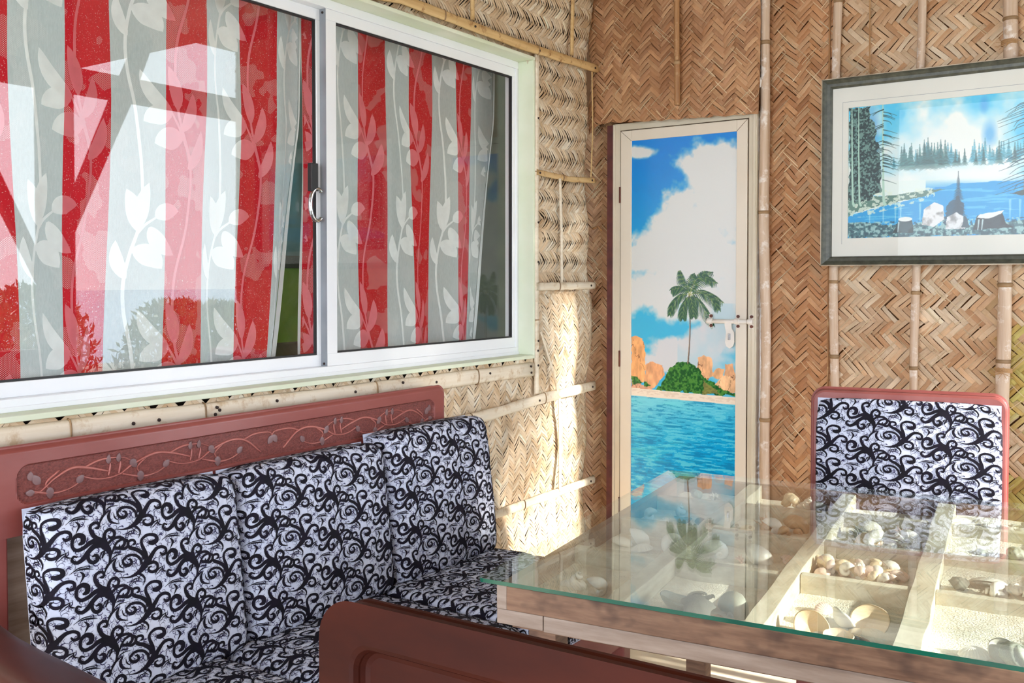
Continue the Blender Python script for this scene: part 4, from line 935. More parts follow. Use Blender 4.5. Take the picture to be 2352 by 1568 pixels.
# ================================================================= flocked swirl fabric
XA, YA = 530.0, 640.0
def fab_xy(p):
    x, y = p; return ((x-XA-.149*(y-YA))*.000262, -((y-YA)+.27*(x-XA))*.000221)
TW, TH = .216, .104
STK = [  # (points, widths, curl end blob)
 ([(520, 650), (535, 600), (525, 530), (488, 455), (488, 400), (540, 358), (605, 362), (622, 405), (590, 432), (548, 432)], [44, 36, 30, 26, 22, 22, 26, 36, 42, 26]),
 ([(520, 590), (500, 540), (440, 500), (385, 485), (358, 455), (372, 418), (412, 412), (425, 440), (403, 456)], [36, 34, 30, 28, 24, 20, 20, 22, 12]),
 ([(535, 640), (575, 570), (620, 495), (670, 472), (712, 488), (718, 530), (685, 548), (660, 525)], [44, 36, 28, 24, 24, 24, 24, 10]),
 ([(530, 650), (570, 628), (615, 622), (645, 648), (640, 695), (600, 715), (565, 700), (565, 672), (590, 662)], [30, 26, 24, 24, 24, 24, 22, 18, 6]),
 ([(530, 640), (490, 700), (430, 745), (370, 763), (300, 760)], [60, 40, 22, 10, 3]),
 ([(495, 640), (480, 590), (430, 553), (365, 558), (322, 600), (335, 640), (375, 650), (402, 622), (385, 592), (365, 598)], [24, 22, 20, 20, 18, 22, 26, 24, 18, 8]),
 ([(262, 580), (243, 640), (265, 695), (345, 712)], [4, 26, 20, 3]), ([(285, 610), (300, 655), (340, 680)], [3, 12, 3]),
 ([(168, 735), (180, 670), (215, 615), (255, 590)], [3, 20, 18, 3]), ([(195, 625), (250, 560), (335, 536)], [3, 10, 2]), ([(225, 540), (265, 525), (305, 524)], [3, 9, 2]),
 ([(140, 580), (165, 480), (205, 415), (260, 385), (312, 395), (328, 440), (295, 485), (250, 482), (240, 455)], [10, 18, 22, 22, 22, 24, 24, 22, 8]),
 ([(1010, 600), (975, 565), (920, 530), (878, 475), (873, 425), (905, 393), (940, 402), (935, 440), (908, 440)], [60, 50, 34, 28, 24, 22, 22, 22, 10]),
 ([(1005, 580), (990, 530), (1002, 475), (1040, 450), (1075, 475), (1072, 518), (1040, 528), (1025, 505)], [40, 30, 24, 24, 24, 24, 22, 8]),
 ([(1000, 570), (940, 552), (880, 575), (830, 622), (775, 645), (738, 610), (740, 545), (775, 508), (818, 522), (818, 570), (785, 592)], [52, 40, 34, 30, 26, 24, 26, 34, 40, 40, 14]),
 ([(980, 585), (915, 605), (865, 665), (830, 725), (785, 757), (745, 735), (755, 700), (785, 708)], [46, 38, 36, 34, 26, 22, 18, 8]),
 ([(990, 600), (920, 612), (872, 660), (875, 730), (915, 758), (948, 725), (930, 690), (900, 705)], [30, 26, 26, 26, 28, 30, 26, 8]),
 ([(990, 590), (1035, 640), (1052, 700), (1040, 785)], [64, 44, 24, 3]),
 ([(1045, 740), (1075, 640), (1100, 575), (1150, 542), (1198, 558), (1205, 600), (1170, 632), (1130, 618), (1128, 590)], [8, 16, 18, 20, 22, 24, 24, 20, 6]),
 ([(668, 412), (740, 352), (850, 335)], [3, 9, 3]), ([(720, 378), (790, 362), (855, 366)], [3, 12, 3]), ([(748, 388), (782, 420), (760, 492)], [4, 22, 3]), ([(700, 385), (760, 360), (850, 350)], [2, 7, 2]),
 ([(628, 745), (655, 690), (712, 655)], [3, 14, 3]), ([(690, 660), (700, 700), (742, 712)], [3, 14, 3]), ([(648, 740), (675, 700), (700, 670)], [2, 8, 2]),
 ([(965, 720), (975, 670), (1010, 640)], [3, 12, 3]), ([(985, 715), (1000, 680), (1028, 672)], [3, 9, 3]),
 ([(368, 280), (430, 285), (468, 330), (455, 390)], [4, 20, 14, 3]), ([(330, 378), (370, 330), (415, 318)], [3, 10, 3]), ([(340, 372), (385, 350), (418, 322)], [2, 6, 2]), ([(380, 290), (410, 312), (450, 340)], [2, 8, 2]),
]
def tile_strokes():
    main, fine = [], []
    for pts, wd in STK:
        P = [fab_xy(p) for p in pts]; main.append(ribbon(P, [x*.00029 for x in wd], max(8, len(pts)*3)))
    r = np.random.default_rng(3)
    for k in range(260):
        c = np.array([r.uniform(-.108, .108), r.uniform(-.052, .052)]); a0 = r.uniform(0, 6.28); sg = r.choice([-1, 1]); R0 = r.uniform(.004, .010); tt = np.linspace(0, 1, 7)
        if r.random() < .6:
            an = a0+sg*tt*4.6; rad = R0*(1-.75*tt); P = c+np.stack([rad*np.cos(an), rad*np.sin(an)], -1)
        else:
            P = c+np.stack([R0*1.4*tt*math.cos(a0)+.002*np.sin(tt*4)*math.sin(a0), R0*1.4*tt*math.sin(a0)-.002*np.sin(tt*4)*math.cos(a0)], -1)
        w0 = r.choice([.0009, .0013, .0024], p=[.4, .4, .2]); fine.append(ribbon(P, [w0*.5, w0*1.2, w0*.6, w0*.3], 8))
    return main, fine
TM, TF = tile_strokes()
def pattern_on(mb, S, umin, umax, vmin, vmax, ou=0.0, ov=0.0, valid=None, flip=1, off=.0011, dense=True):
    """lay the repeating flock pattern on the surface S(u, v, offset)"""
    i0 = int(math.floor((umin-ou)/TW))-1; i1 = int(math.ceil((umax-ou)/TW))+1
    for i in range(i0, i1+1):
        for j in range(int(math.floor((vmin-ov)/TH))-2, int(math.ceil((vmax-ov)/TH))+3):
            du = ou+i*TW; dv = ov+j*TH-((i*.78) % 1.0)*TH
            if du < umin-.25 or du > umax+.2 or dv < vmin-.1 or dv > vmax+.1: continue
            for lst, mi, h in ((TM, 1, off), (TF, 2, off*.5)):
                Vs, Fs, n = [], [], 0
                for V, F in lst:
                    Vs.append(V); Fs.append(F+n); n += len(V)
                V = np.concatenate(Vs); F = np.concatenate(Fs); uu = V[:, 0]+du; vv = V[:, 1]+dv
                q = F[np.all((uu[F] > umin) & (uu[F] < umax) & (vv[F] > vmin) & (vv[F] < vmax), axis=1)]
                if len(q) == 0: continue
                P = S(uu, vv, h)
                if valid is not None:
                    ok = valid(uu, vv); q = q[np.all(ok[q], axis=1)]
                    if len(q) == 0: continue
                mb.add(P, q, mi)
def wrap1(t, half, r):
    """unrolls a rounded edge: distance along the cloth -> (position, drop)"""
    s = np.sign(t); a = np.abs(t); flat = half-r; arc = r*np.pi/2
    th = np.clip((a-flat)/r, 0, np.pi/2)
    pos = np.where(a < flat, a, flat+r*np.sin(th)); drop = np.where(a < flat, 0, r*(1-np.cos(th)))+np.maximum(0, a-flat-arc)
    return s*pos, drop
def cushion(name, label, origin, eu, ev, en, w, h, d, r, puff, seedp, group, parent=None, cat='cushion', wrinkle=.003):
    """upholstered pad; (origin + eu*u + ev*v) is its face plane, en its outward side"""
    eu, ev, en = [np.array(Vector(a).normalized()) for a in (eu, ev, en)]; o0 = np.array(origin, float)
    arc = r*np.pi/2; U1 = w/2-r+arc+(d-r); V1 = h/2-r+arc+(d-r)
    def raw(u, v):
        pu, du = wrap1(u, w/2, r); pv, dv = wrap1(v, h/2, r)
        dd = np.minimum(du+dv, d); cu = np.clip(np.abs(pu)/(w/2), 0, 1); cv_ = np.clip(np.abs(pv)/(h/2), 0, 1)
        pf = puff*(1-cu**4)*(1-cv_**4)+wrinkle*(fbm(u*16+seedp, v*16, seedp)-.5)*2
        pu, pv = pu*(1-.045*cv_**8), pv*(1-.045*cu**8)
        return o0+pu[..., None]*eu+pv[..., None]*ev+(pf-dd)[..., None]*en
    def S(u, v, hh):
        u = np.asarray(u, float); v = np.asarray(v, float); e = .002
        P = raw(u, v); a = raw(u+e, v)-raw(u-e, v); b = raw(u, v+e)-raw(u, v-e); nn = np.cross(a, b); nn /= (np.linalg.norm(nn, axis=-1)[..., None]+1e-9)
        s_ = np.sign((nn*en).sum(-1)); s_ = np.where(s_ == 0, 1, s_)
        if np.dot(np.cross(eu, ev), en) < 0: nn = -nn
        return P+nn*hh
    def axis(L, half):
        fl = half-r; return np.concatenate([np.linspace(-L, -fl, 9)[:-1], np.linspace(-fl, fl, 22), np.linspace(fl, L, 9)[1:]])
    gu, gv = np.meshgrid(axis(U1, w/2), axis(V1, h/2)); P = raw(gu, gv); m = MB(); m.grid(P[..., 0], P[..., 1], P[..., 2], 0)
    # closing back
    B = [o0+eu*a*w/2*.99+ev*b*h/2*.99-en*d*.999 for a, b in ((-1, -1), (1, -1), (1, 1), (-1, 1))]; m.add(B, [(0, 1, 2, 3)], 0)
    def valid(u, v):
        _, du = wrap1(u, w/2, r); _, dv = wrap1(v, h/2, r); return (du+dv) < d*.98
    ph = np.random.default_rng(seedp); pattern_on(m, S, -U1, U1, -V1, V1, ph.uniform(0, TW), ph.uniform(0, TH), valid)
    loc = None if parent is not None else tuple(o0)
    o = m.build(name, [M['fabric'], M['flock'], M['flock2']], parent, smooth=True, loc=loc)
    if label and parent is None: tag(o, label, cat, group)
    return o

# ================================================================= sofa
sofa = empty('wooden_sofa', (.1, -2.03, 0)); tag(sofa, 'long reddish carved wooden sofa standing under the window', 'sofa')
def spart(name, fn, mat, parent=sofa, bevel=.004, smooth=False):
    m = MB(); fn(m); o = m.build(name, mat, parent, bevel=bevel, smooth=smooth); off = Vector((0, 0, 0)); p = parent
    while p: off += p.location; p = p.parent
    o.location = -off; return o
BY0, BY1, BZ0, BZ1, BXF = -2.83, -1.262, .80, .990, .100
# carved board: a heightfield with a sunk, punched ground
ys = np.linspace(BY0, BY1, 460); zs = np.linspace(BZ0, BZ1, 90); GY, GZ = np.meshgrid(ys, zs)
cy, cz, hw, hh, rr_ = (-2.728-1.322)/2, .9075, (2.728-1.322)/2, .0435, .03
dx_ = np.maximum(np.abs(GY-cy)-(hw-rr_), 0); dz_ = np.maximum(np.abs(GZ-cz)-(hh-rr_), 0); sdf = np.hypot(dx_, dz_)-rr_
rec = np.clip((-sdf)/.003, 0, 1)
dxe = np.maximum(np.abs(GY-(BY0+BY1)/2)-((BY1-BY0)/2-.03), 0); dze = np.maximum((GZ-(BZ1-.03)), 0); se = np.hypot(dxe, dze)
edge = np.clip((se-.016)/.014, 0, 1.2)**2*.012
GX = BXF-.006*rec-edge
kp = (se <= .0305)
m = MB(); r_, c_ = GY.shape; V = np.stack([GX, GY, GZ], -1).reshape(-1, 3); F0_, F1_ = [], []
ii, jj = np.meshgrid(np.arange(r_-1), np.arange(c_-1), indexing='ij')
okf = kp[:-1, :-1] & kp[1:, :-1] & kp[:-1, 1:] & kp[1:, 1:]; rc = rec[:-1, :-1] > .5
a = (ii*c_+jj); Fq = np.stack([a, a+1, a+c_+1, a+c_], -1)
m.add(V, Fq[okf & ~rc], 0); m.n -= len(V); m.v.pop(); m.uv.pop(); m.c.pop(); m.add(V, Fq[okf & rc], 1)
out = [(y, z) for y, z in rrect(BY1-BY0, BZ1-BZ0, .03, 8, (0, 0, 1, 1))]
m.prism([(BY0+a_, BZ0+b_) for a_, b_ in out], BXF-.04, BXF-.013, T3)
# rounded rim between face and body
rim = [(BY0+a_, BZ0+b_) for a_, b_ in rrect(BY1-BY0, BZ1-BZ0, .03, 8, (0, 0, 1, 1))]
m.tube([(BXF-.0125, y, z) for y, z in rim], .0035, 6, caps=False)
bb = m.build('back_board', [M['redwood'], M['carved']], sofa, smooth=False); bb.location = -sofa.location
# vine carving
m = MB(); xg = BXF-.005
def vtube(pts, r0=.0034):
    P = catmull(pts, len(pts)*7); n = len(P); m.tube([(xg, p[0], p[1]) for p in P], [r0*(.55+.45*math.sin(math.pi*min(1, (i+2)/(n*.7)))) for i in range(n)], 6, 0)
def vleaf(y, z, ang, L=.026, w=.018):
    b = np.array([y, z]); t_ = b+L*np.array([math.cos(ang), math.sin(ang)]); V, F = leaf(b, t_, w, .05, 8)
    X_ = np.full(len(V), xg+.0022); X_[1::3] += .0012; m.add(np.stack([X_, V[:, 0], V[:, 1]], -1), F, 1)
    X2 = np.stack([X_, V[:, 0], V[:, 1]], -1).copy(); edg = np.concatenate([X2[0::3], X2[2::3][::-1]]); bk = edg.copy(); bk[:, 0] = xg-.003; n = len(edg)
    m.add(np.concatenate([edg, bk]), [(i, (i+1) % n, (i+1) % n+n, i+n) for i in range(n)], 1)
c0 = -2.02
for sg in (-1, 1):
    F_ = lambda y: c0+sg*y
    per = .225
    for k in range(3):
        o_ = .04+k*per
        vtube([(F_(o_), cz-.026 if k == 0 else cz-.004), (F_(o_+.05), cz+.012), (F_(o_+.10), cz+.020), (F_(o_+.16), cz+.004), (F_(o_+.20), cz-.016), (F_(o_+.25), cz-.018), (F_(o_+.30), cz-.002)] if k < 2 else
              [(F_(o_), cz-.004), (F_(o_+.05), cz+.012), (F_(o_+.09), cz+.018), (F_(o_+.13), cz+.002), (F_(o_+.165), cz-.022), (F_(o_+.19), cz-.02)])
        vtube([(F_(o_+.06), cz+.015), (F_(o_+.02), cz+.026), (F_(o_-.03), cz+.024), (F_(o_-.06 if k else .0), cz+.012)], .0028); vleaf(F_(o_-.055 if k else .0), cz+.014, -2.2 if sg > 0 else -.9)
        vtube([(F_(o_+.12), cz+.018), (F_(o_+.15), cz-.004), (F_(o_+.145), cz-.020)], .0026); vleaf(F_(o_+.145), cz-.016, -1.5)
        vtube([(F_(o_+.19), cz-.016), (F_(o_+.14), cz-.030), (F_(o_+.10), cz-.028), (F_(o_+.07), cz-.016)], .0028); vleaf(F_(o_+.078), cz-.018, 2.3 if sg > 0 else .8, .022, .016)
        if k < 2:
            for q_ in (.0, .026): vtube([(F_(o_+.20+q_), cz-.014), (F_(o_+.195+q_), cz+.010), (F_(o_+.20+q_), cz+.020)], .0026); vleaf(F_(o_+.20+q_), cz+.014, 1.5, .021, .012)
    vleaf(F_(.675), cz+.006, 1.6, .02, .014); vleaf(F_(.655), cz-.004, 1.0 if sg > 0 else 2.2); vleaf(F_(.668), cz-.020, 0 if sg > 0 else 3.1, .02, .014)
q = m.build('vine_carving', [M['vine'], M['leafgrey']], bb, smooth=True); q['label'] = 'carved curling vine with mauve leaves'
q.location = (0, 0, 0)
spart('back_post', lambda m: m.box((.045, -2.822, 0), (.097, -2.747, .97)), M['redwood'])
spart('back_post', lambda m: m.box((.045, -1.31, 0), (.090, -1.27, .81)), M['redwood'])
spart('back_panel', lambda m: m.box((.060, -2.746, .36), (.072, -1.31, .80)), M['plank_grey'])
spart('seat_frame', lambda m: (m.box((.10, -2.86, .25), (.13, -1.19, .33)), m.box((.73, -2.86, .23), (.76, -1.19, .33)), m.box((.13, -2.86, .31), (.73, -1.19, .335)), m.box((.13, -1.22, .23), (.73, -1.19, .31))), M['redwood'])
for (x_, y_) in ((.72, -1.23), (.06, -1.23), (.72, -2.90)): spart('leg', lambda m: m.box((x_, y_, 0), (x_+.045, y_+.045, .31)), M['redwood'])
def arm(m):
    n = 26; xs = np.linspace(.06, .86, n); prof_ = []
    top = np.interp(xs, [.06, .2, .4, .6, .75, .86], [.682, .672, .664, .662, .655, .625]); wd = np.interp(xs, [.06, .25, .5, .7, .86], [.034, .046, .054, .056, .05]); yc = np.interp(xs, [.06, .3, .6, .86], [-2.845, -2.885, -2.905, -2.90])
    X_, Y_, Z_ = [], [], []
    for i in range(n):
        row = [];
        for k in range(14):
            a_ = 2*math.pi*k/14; cx_ = np.sign(math.cos(a_))*abs(math.cos(a_))**.45; sx2 = np.sign(math.sin(a_))*abs(math.sin(a_))**.5
            row.append((xs[i], yc[i]+cx_*wd[i], top[i]-.022+sx2*.022))
        X_.append([p[0] for p in row]); Y_.append([p[1] for p in row]); Z_.append([p[2] for p in row])
    m.grid(np.array(X_), np.array(Y_), np.array(Z_), closed_u=True); m.f.append(tuple(range(14))); m.m.append(0); m.f.append(tuple((n-1)*14+k for k in range(14))); m.m.append(0)
spart('armrest', arm, M['armwood'], smooth=True, bevel=0)
spart('arm_post', lambda m: m.box((.70, -2.93, .0), (.75, -2.88, .645)), M['redwood'])
# loose cushions
tv = Vector((-.055, 0, .46)).normalized(); nv = Vector((tv.z, 0, -tv.x))
CW = [(-2.735, -2.240, 'left'), (-2.236, -1.700, 'middle'), (-1.696, -1.185, 'right')]
for i, (a, b, nm) in enumerate(CW):
    hC = .445+(.02 if i == 2 else 0); mid = Vector((.278, (a+b)/2, .435))+tv*(hC/2)
    lbl = {'left': 'black and white swirl back cushion at the left end of the sofa by the armrest', 'middle': 'black and white swirl back cushion in the middle of the sofa', 'right': 'black and white swirl back cushion at the right end of the sofa'}[nm]
    cushion('back_cushion', lbl, mid, (0, 1, 0), tv, nv, (b-a), hC, .10, .034, .016, 5+i, 'patterned sofa back cushions')
SW = [(-2.80, -2.318, 'left'), (-2.314, -1.755, 'middle'), (-1.75, -1.185, 'right')]
for i, (a, b, nm) in enumerate(SW):
    lbl = {'left': 'black and white swirl seat cushion at the left end of the sofa', 'middle': 'black and white swirl seat cushion in the middle, half hidden by the near chair', 'right': 'black and white swirl seat cushion running under the corner of the glass tabletop'}[nm]
    cushion('seat_cushion', lbl, (.500, (a+b)/2, .448), (0, 1, 0), (-1, 0, 0), (0, 0, 1), (b-a), .545, .11, .028, .012, 25+i, 'patterned sofa seat cushions')

# ================================================================= chairs
def chair(label, loc, rz, hgt, seedp, wood):
    """upholstered chair; local +y is the side one sits facing, back board at y = 0"""
    root = empty('dining_chair', loc, rz); tag(root, label, 'chair', 'upholstered wooden dining chairs'); w = .556; th = .042
    lean = R_(3); Mx = Matrix.Translation((0, 0, .44)) @ Matrix.Rotation(-lean*0, 4, 'X')
    A = Matrix(((1, 0, 0, 0), (0, 0, 1, 0), (0, 1, 0, 0), (0, 0, 0, 1)))
    H = hgt-.40
    outl = [(x-w/2, .40+z) for x, z in rrect(w, H, .040, 8, (0, 0, 1, 1))]
    # back board ring with a sunk panel on the rear
    m = MB(); m.prism(outl, -th*.45, 0.0, A)
    b = .042; inn = [(x-w/2+b, .40+z) for x, z in rrect(w-2*b, H-b*1.0, .025, 8, (0, 0, 1, 1))]
    n = len(outl); V = [(p[0], -th, p[1]) for p in outl]+[(p[0], -th, p[1]) for p in inn]+[(p[0], -th*.45, p[1]) for p in outl]+[(p[0]*.985, -th*.62, p[1]-.004) for p in inn]
    F = [(i, (i+1) % n, (i+1) % n+n, i+n) for i in range(n)]+[(i, (i+1) % n, (i+1) % n+2*n, i+2*n) for i in range(n)]+[(i+n, (i+1) % n+n, (i+1) % n+3*n, i+3*n) for i in range(n)]+[tuple(range(3*n, 4*n))]
    m.add(V, F); m.build('backrest', M[wood], root, bevel=.007, smooth=False)
    cushion('back_pad', None, (0, .024, .40+H/2-.006), (-1, 0, 0), (0, 0, 1), (0, 1, 0), w-.030, H-.032, .022, .010, .004, seedp, None, root, wrinkle=.0015)
    cushion('seat_pad', None, (0, .25, .475), (-1, 0, 0), (0, 1, 0), (0, 0, 1), w-.03, .44, .06, .022, .012, seedp+1, None, root)
    MB().box((-w/2+.01, .02, .36), (w/2-.01, .47, .415)).build('seat_frame', M[wood], root, bevel=.006)
    for sx_ in (-1, 1):
        MB().box((sx_*(w/2-.025)-.02, -.03, 0), (sx_*(w/2-.025)+.02, .012, .42)).build('leg', M[wood], root, bevel=.004)
        MB().box((sx_*(w/2-.03)-.02, .42, 0), (sx_*(w/2-.03)+.02, .46, .37)).build('leg', M[wood], root, bevel=.004)
    return root
HC = 1.0
pL, pR = W(1850, 893, 'z', HC), W(2334, 914, 'z', HC)
mid = (pL+pR)/2; ang = math.atan2(pR.y-pL.y, pR.x-pL.x)
chair('reddish framed chair with swirl patterned back pad facing the camera behind the shell table', (mid.x, mid.y, 0), ang+math.pi, HC, 41, 'redwood')
ang2 = R_(2.5)
cB = Vector((1.372, -3.026, 0))+Vector((math.cos(ang2), math.sin(ang2), 0))*.278
chair('dark brown chair seen from behind in the near foreground in front of the shell table', (cB.x, cB.y, 0), ang2, 1.0, 51, 'darkwood')

# ================================================================= shell display table
TA = R_(7.3); G0 = Vector((.983, -2.265, 0)); TL, TD = 1.50, 1.225
TM4 = Matrix.Translation(G0) @ Matrix.Rotation(TA, 4, 'Z')
tbl = empty('shell_display_table', G0, TA); tag(tbl, 'low wooden box table divided into compartments of sand and shells', 'table')
def tp(name, lo, hi, mat, bevel=.0015, label=None):
    o = MB().box(lo, hi).build(name, mat, tbl, bevel=bevel)
    if label: o['label'] = label
    return o
BU0, BU1, BV0, BV1, ZT, ZF = .040, 1.46, .006, 1.185, .741, .694
tp('side_board', (BU0+.022, BV0, .692), (BU1, BV0+.022, ZT-.002), M['planks'], label='front plank with dark knots')
tp('side_board', (BU0, BV0+.0, .692), (BU0+.0225, BV1, ZT-.002), M['plank_grey'], label='left side board')
tp('side_board', (BU0, BV1, .668), (BU1, BV1+.022, ZT-.002), M['planks'])
tp('side_board', (BU1, BV0, .668), (BU1+.022, BV1+.022, ZT-.002), M['planks'])
tp('lower_rail', (BU0, BV0+.001, .662), (.142, BV0+.03, .6915), M['plank_grey']); tp('lower_rail', (.1435, BV0+.001, .660), (BU1, BV0+.03, .6915), M['plank_grey'])
tp('lower_rail', (BU0, BV0+.031, .662), (BU0+.03, BV1, .6915), M['plank_grey'])
tp('base_panel', (BU0+.023, BV0+.023, .650), (BU1, BV1, ZF-.006), M['planks'])
DIV = [(.281, .019), (.546, .0185), (.800, .0225), (1.075, .02), (1.29, .02)]
def divider(uc, hw_):
    m = MB(); n = 16; vs_ = np.linspace(BV0+.022, BV1, n); r = np.random.default_rng(int(uc*100)); X_, Y_, Z_ = [], [], []
    for vv in vs_:
        a = hw_*(1+r.normal(0, .05)); b_ = hw_*(1+r.normal(0, .05)); X_.append([uc-a, uc-a, uc+b_, uc+b_]); Y_.append([vv]*4); Z_.append([ZF-.012, ZT-.003, ZT-.003, ZF-.012])
    m.grid(np.array(X_), np.array(Y_), np.array(Z_), closed_u=True); m.build('divider', M['slat'], tbl, bevel=.0015)
for uc, hw_ in DIV: divider(uc, hw_)
cols = [BU0+.0225]+[u for u, _ in DIV]+[BU1]; hws = [0]+[h for _, h in DIV]+[0]
ROWS = [[.352, .650, .935], [.36, .655, .945], [.378, .664, .965], [.385, .675, .955], [.37, .66, .95], [.37, .66, .95]]
cells = {}
for c in range(len(cols)-1):
    a = cols[c]+hws[c]; b = cols[c+1]-hws[c+1]; vv = [BV0+.022]+ROWS[c]+[BV1]
    for k, v_ in enumerate(ROWS[c]): tp('cross_slat', (a, v_-.011, ZF-.008), (b, v_+.011, ZT-.006), M['slat'])
    for k in range(4): cells[(c, k)] = (a, b, vv[k]+(.011 if k else 0), vv[k+1]-(.011 if k < 3 else 0))
for (u_, v_) in ((.09, .05), (1.37, .05), (.09, 1.12), (1.37, 1.12)): tp('leg', (u_, v_, 0), (u_+.06, v_+.06, .652), M['planks'])
# sand in every compartment
m = MB(); SAND = {}
for (c, k), (a, b, v0, v1) in cells.items():
    n = 18; gu, gv = np.meshgrid(np.linspace(a, b, n), np.linspace(v0, v1, n)); hgt = .004+.010*fbm(gu*14+c*3, gv*14+k*5, 90)
    if c >= 3: hgt = hgt+.012*np.clip((gv-v0)/(v1-v0), 0, 1)
    zz = ZF-.006+hgt; m.grid(gu, gv, zz); SAND[(c, k)] = lambda u, v, c=c, k=k, v0=v0, v1=v1: ZF-.006+.004+.010*float(fbm(u*14+c*3, v*14+k*5, 90))+(.012*(v-v0)/(v1-v0) if c >= 3 else 0)
sd_ = m.build('sand', M['sand'], None, smooth=True); sd_.location = G0; sd_.rotation_euler = (0, 0, TA)
tag(sd_, 'white coral sand covering the bottom of the table compartments', 'sand', kind='stuff')
# glass sheet
m = MB(); gp = rrect(TL, TD, .012, 4); n = len(gp); zb, zt_ = .7415, .7495
V = [(p[0], p[1], zb) for p in gp]+[(p[0], p[1], zt_) for p in gp]
m.add(V, [tuple(range(n))[::-1], tuple(range(n, 2*n))], 0); ed = [(i, (i+1) % n, (i+1) % n+n, i+n) for i in range(n)]
fr_ = [f for f in ed if gp[f[0]][1] < .013 and gp[f[1]][1] < .013]
m.add(V, fr_, 1); m.add(V, [f for f in ed if f not in fr_], 0)
o = m.build('glass_tabletop', [M['tglass'], M['tedge']], None); o.location = G0; o.rotation_euler = (0, 0, TA)
tag(o, 'clear glass sheet with green edges lying on the shell table', 'tabletop')

# ================================================================= shells
def sh_spiral(turns=3.2, b=.19, taper=1.0, height=1.3, open_=1.0, nt_=44, ns=12, spikes=0):
    t_ = np.linspace(-2*np.pi*(turns-.4), 2*np.pi*.4, nt_)[:, None]; s = np.linspace(0, 2*np.pi, ns, endpoint=False)[None, :]
    g = np.exp(b*t_)
    if spikes: g2 = g*(1+.22*np.maximum(0, np.sin(t_*spikes))**6*(np.cos(s) > .3))
    else: g2 = g
    x = g*(1+0*s)*np.cos(t_)*.5+g2*np.cos(s)*np.cos(t_)*.5; y = g*(1+0*s)*np.sin(t_)*.5+g2*np.cos(s)*np.sin(t_)*.5; z = -height*g+.55*g2*np.sin(s)*open_
    return x, y, z
def mesh_shell(kind):
    m = MB()
    if kind in ('snail', 'whelk', 'turban', 'conch'):
        pr = {'snail': dict(turns=2.6, b=.22, height=.55), 'turban': dict(turns=3.2, b=.17, height=.95), 'whelk': dict(turns=4.2, b=.13, height=1.7), 'conch': dict(turns=3.2, b=.17, height=1.2, spikes=3)}[kind]
        x, y, z = sh_spiral(**pr); m.grid(x, y, z, closed_u=True); n_ = x.shape[1]; m.f.append(tuple((x.shape[0]-1)*n_+k for k in range(n_))); m.m.append(0)
        if kind == 'conch':
            for k in range(6):
                a = .3+k*.55; d = np.array([math.cos(a), math.sin(a), -.2+.12*k]); b0 = np.array([.5*math.cos(a), .5*math.sin(a), -1.0+.1*k]); m.tube([b0, b0+d*.5, b0+d*1.0+np.array([0, 0, .25])], [.14, .08, .01], 6)
    elif kind == 'clam':
        r_2 = np.linspace(0.03, 1, 14)[:, None]; a = np.linspace(-1.35, 1.35, 40)[None, :]
        rb = 1+.03*np.cos(a*26)*r_2; x = r_2*rb*np.sin(a)*.95; y = r_2*rb*np.cos(a)-.4; z = .55*np.sqrt(np.clip(1-(r_2*.98)**2, 0, 1))+.02*np.cos(a*26)*r_2+0*a
        m.grid(x, y, z); m.grid(x*.94, y*.94-.02, z*.9-.03)
    elif kind == 'cowrie':
        th = np.linspace(0.02, np.pi-.02, 16)[:, None]; ph = np.linspace(0, 2*np.pi, 20, endpoint=False)[None, :]
        x = np.sin(th)*np.cos(ph)*.62; y = np.cos(th)*.95+0*ph; z = np.sin(th)*np.sin(ph)*.5; z = np.where(z < -.15, -.15-.1*(z+.15), z)+.1*np.exp(-(x/.1)**2)*(z < 0); m.grid(x, y, z, closed_u=True)
    elif kind == 'coral':
        th = np.linspace(0.02, np.pi-.02, 22)[:, None]; ph = np.linspace(0, 2*np.pi, 30, endpoint=False)[None, :]
        rr2 = .75+.7*(fbm(np.cos(ph)*2.2+3+th*.7, np.sin(ph)*2.2+5+th*1.3, 7)-.5)*np.sin(th); m.grid(rr2*np.sin(th)*np.cos(ph), rr2*np.sin(th)*np.sin(ph), rr2*.75*np.cos(th)+0*ph, closed_u=True)
    elif kind == 'bowl':     # open bivalve half lying on its back, hollow up
        r_2 = np.linspace(0.02, 1, 14)[:, None]; a = np.linspace(0, 2*np.pi, 36, endpoint=False)[None, :]
        x = r_2*np.cos(a)*(1+.04*np.cos(3*a)); y = r_2*np.sin(a)*.85; z = .62*r_2**2.2+.03*np.cos(4*a)*r_2-.3; m.grid(x, y, z, closed_u=True); m.grid(x*.95, y*.95, z+.045+.02*(1-r_2), closed_u=True)
        i1 = 13*36; m.f.extend([(i1+k, i1+(k+1) % 36, 14*36+i1+(k+1) % 36, 14*36+i1+k) for k in range(36)]); m.m.extend([0]*36)
    elif kind == 'coralfan':
        r = np.random.default_rng(8)
        for k in range(16):
            d = r.normal(0, 1, 3); d[2] = abs(d[2])+.5; d /= np.linalg.norm(d); p1 = d*.45+r.normal(0, .06, 3); p2 = d*.95+r.normal(0, .12, 3); m.tube([(0, 0, -.2), p1, p2], [.13, .09, .03], 6)
            for q in range(2): e_ = p1+r.normal(0, .25, 3)+d*.3; m.tube([p1, (p1+e_)/2, e_], [.07, .05, .015], 5)
    o = m.build('seed', [M['sh_white']], smooth=True); me = o.data; bpy.data.objects.remove(o); return me
MESH = {k: mesh_shell(k) for k in ('snail', 'whelk', 'turban', 'conch', 'clam', 'cowrie', 'coral', 'bowl', 'coralfan')}
CACHE = {}
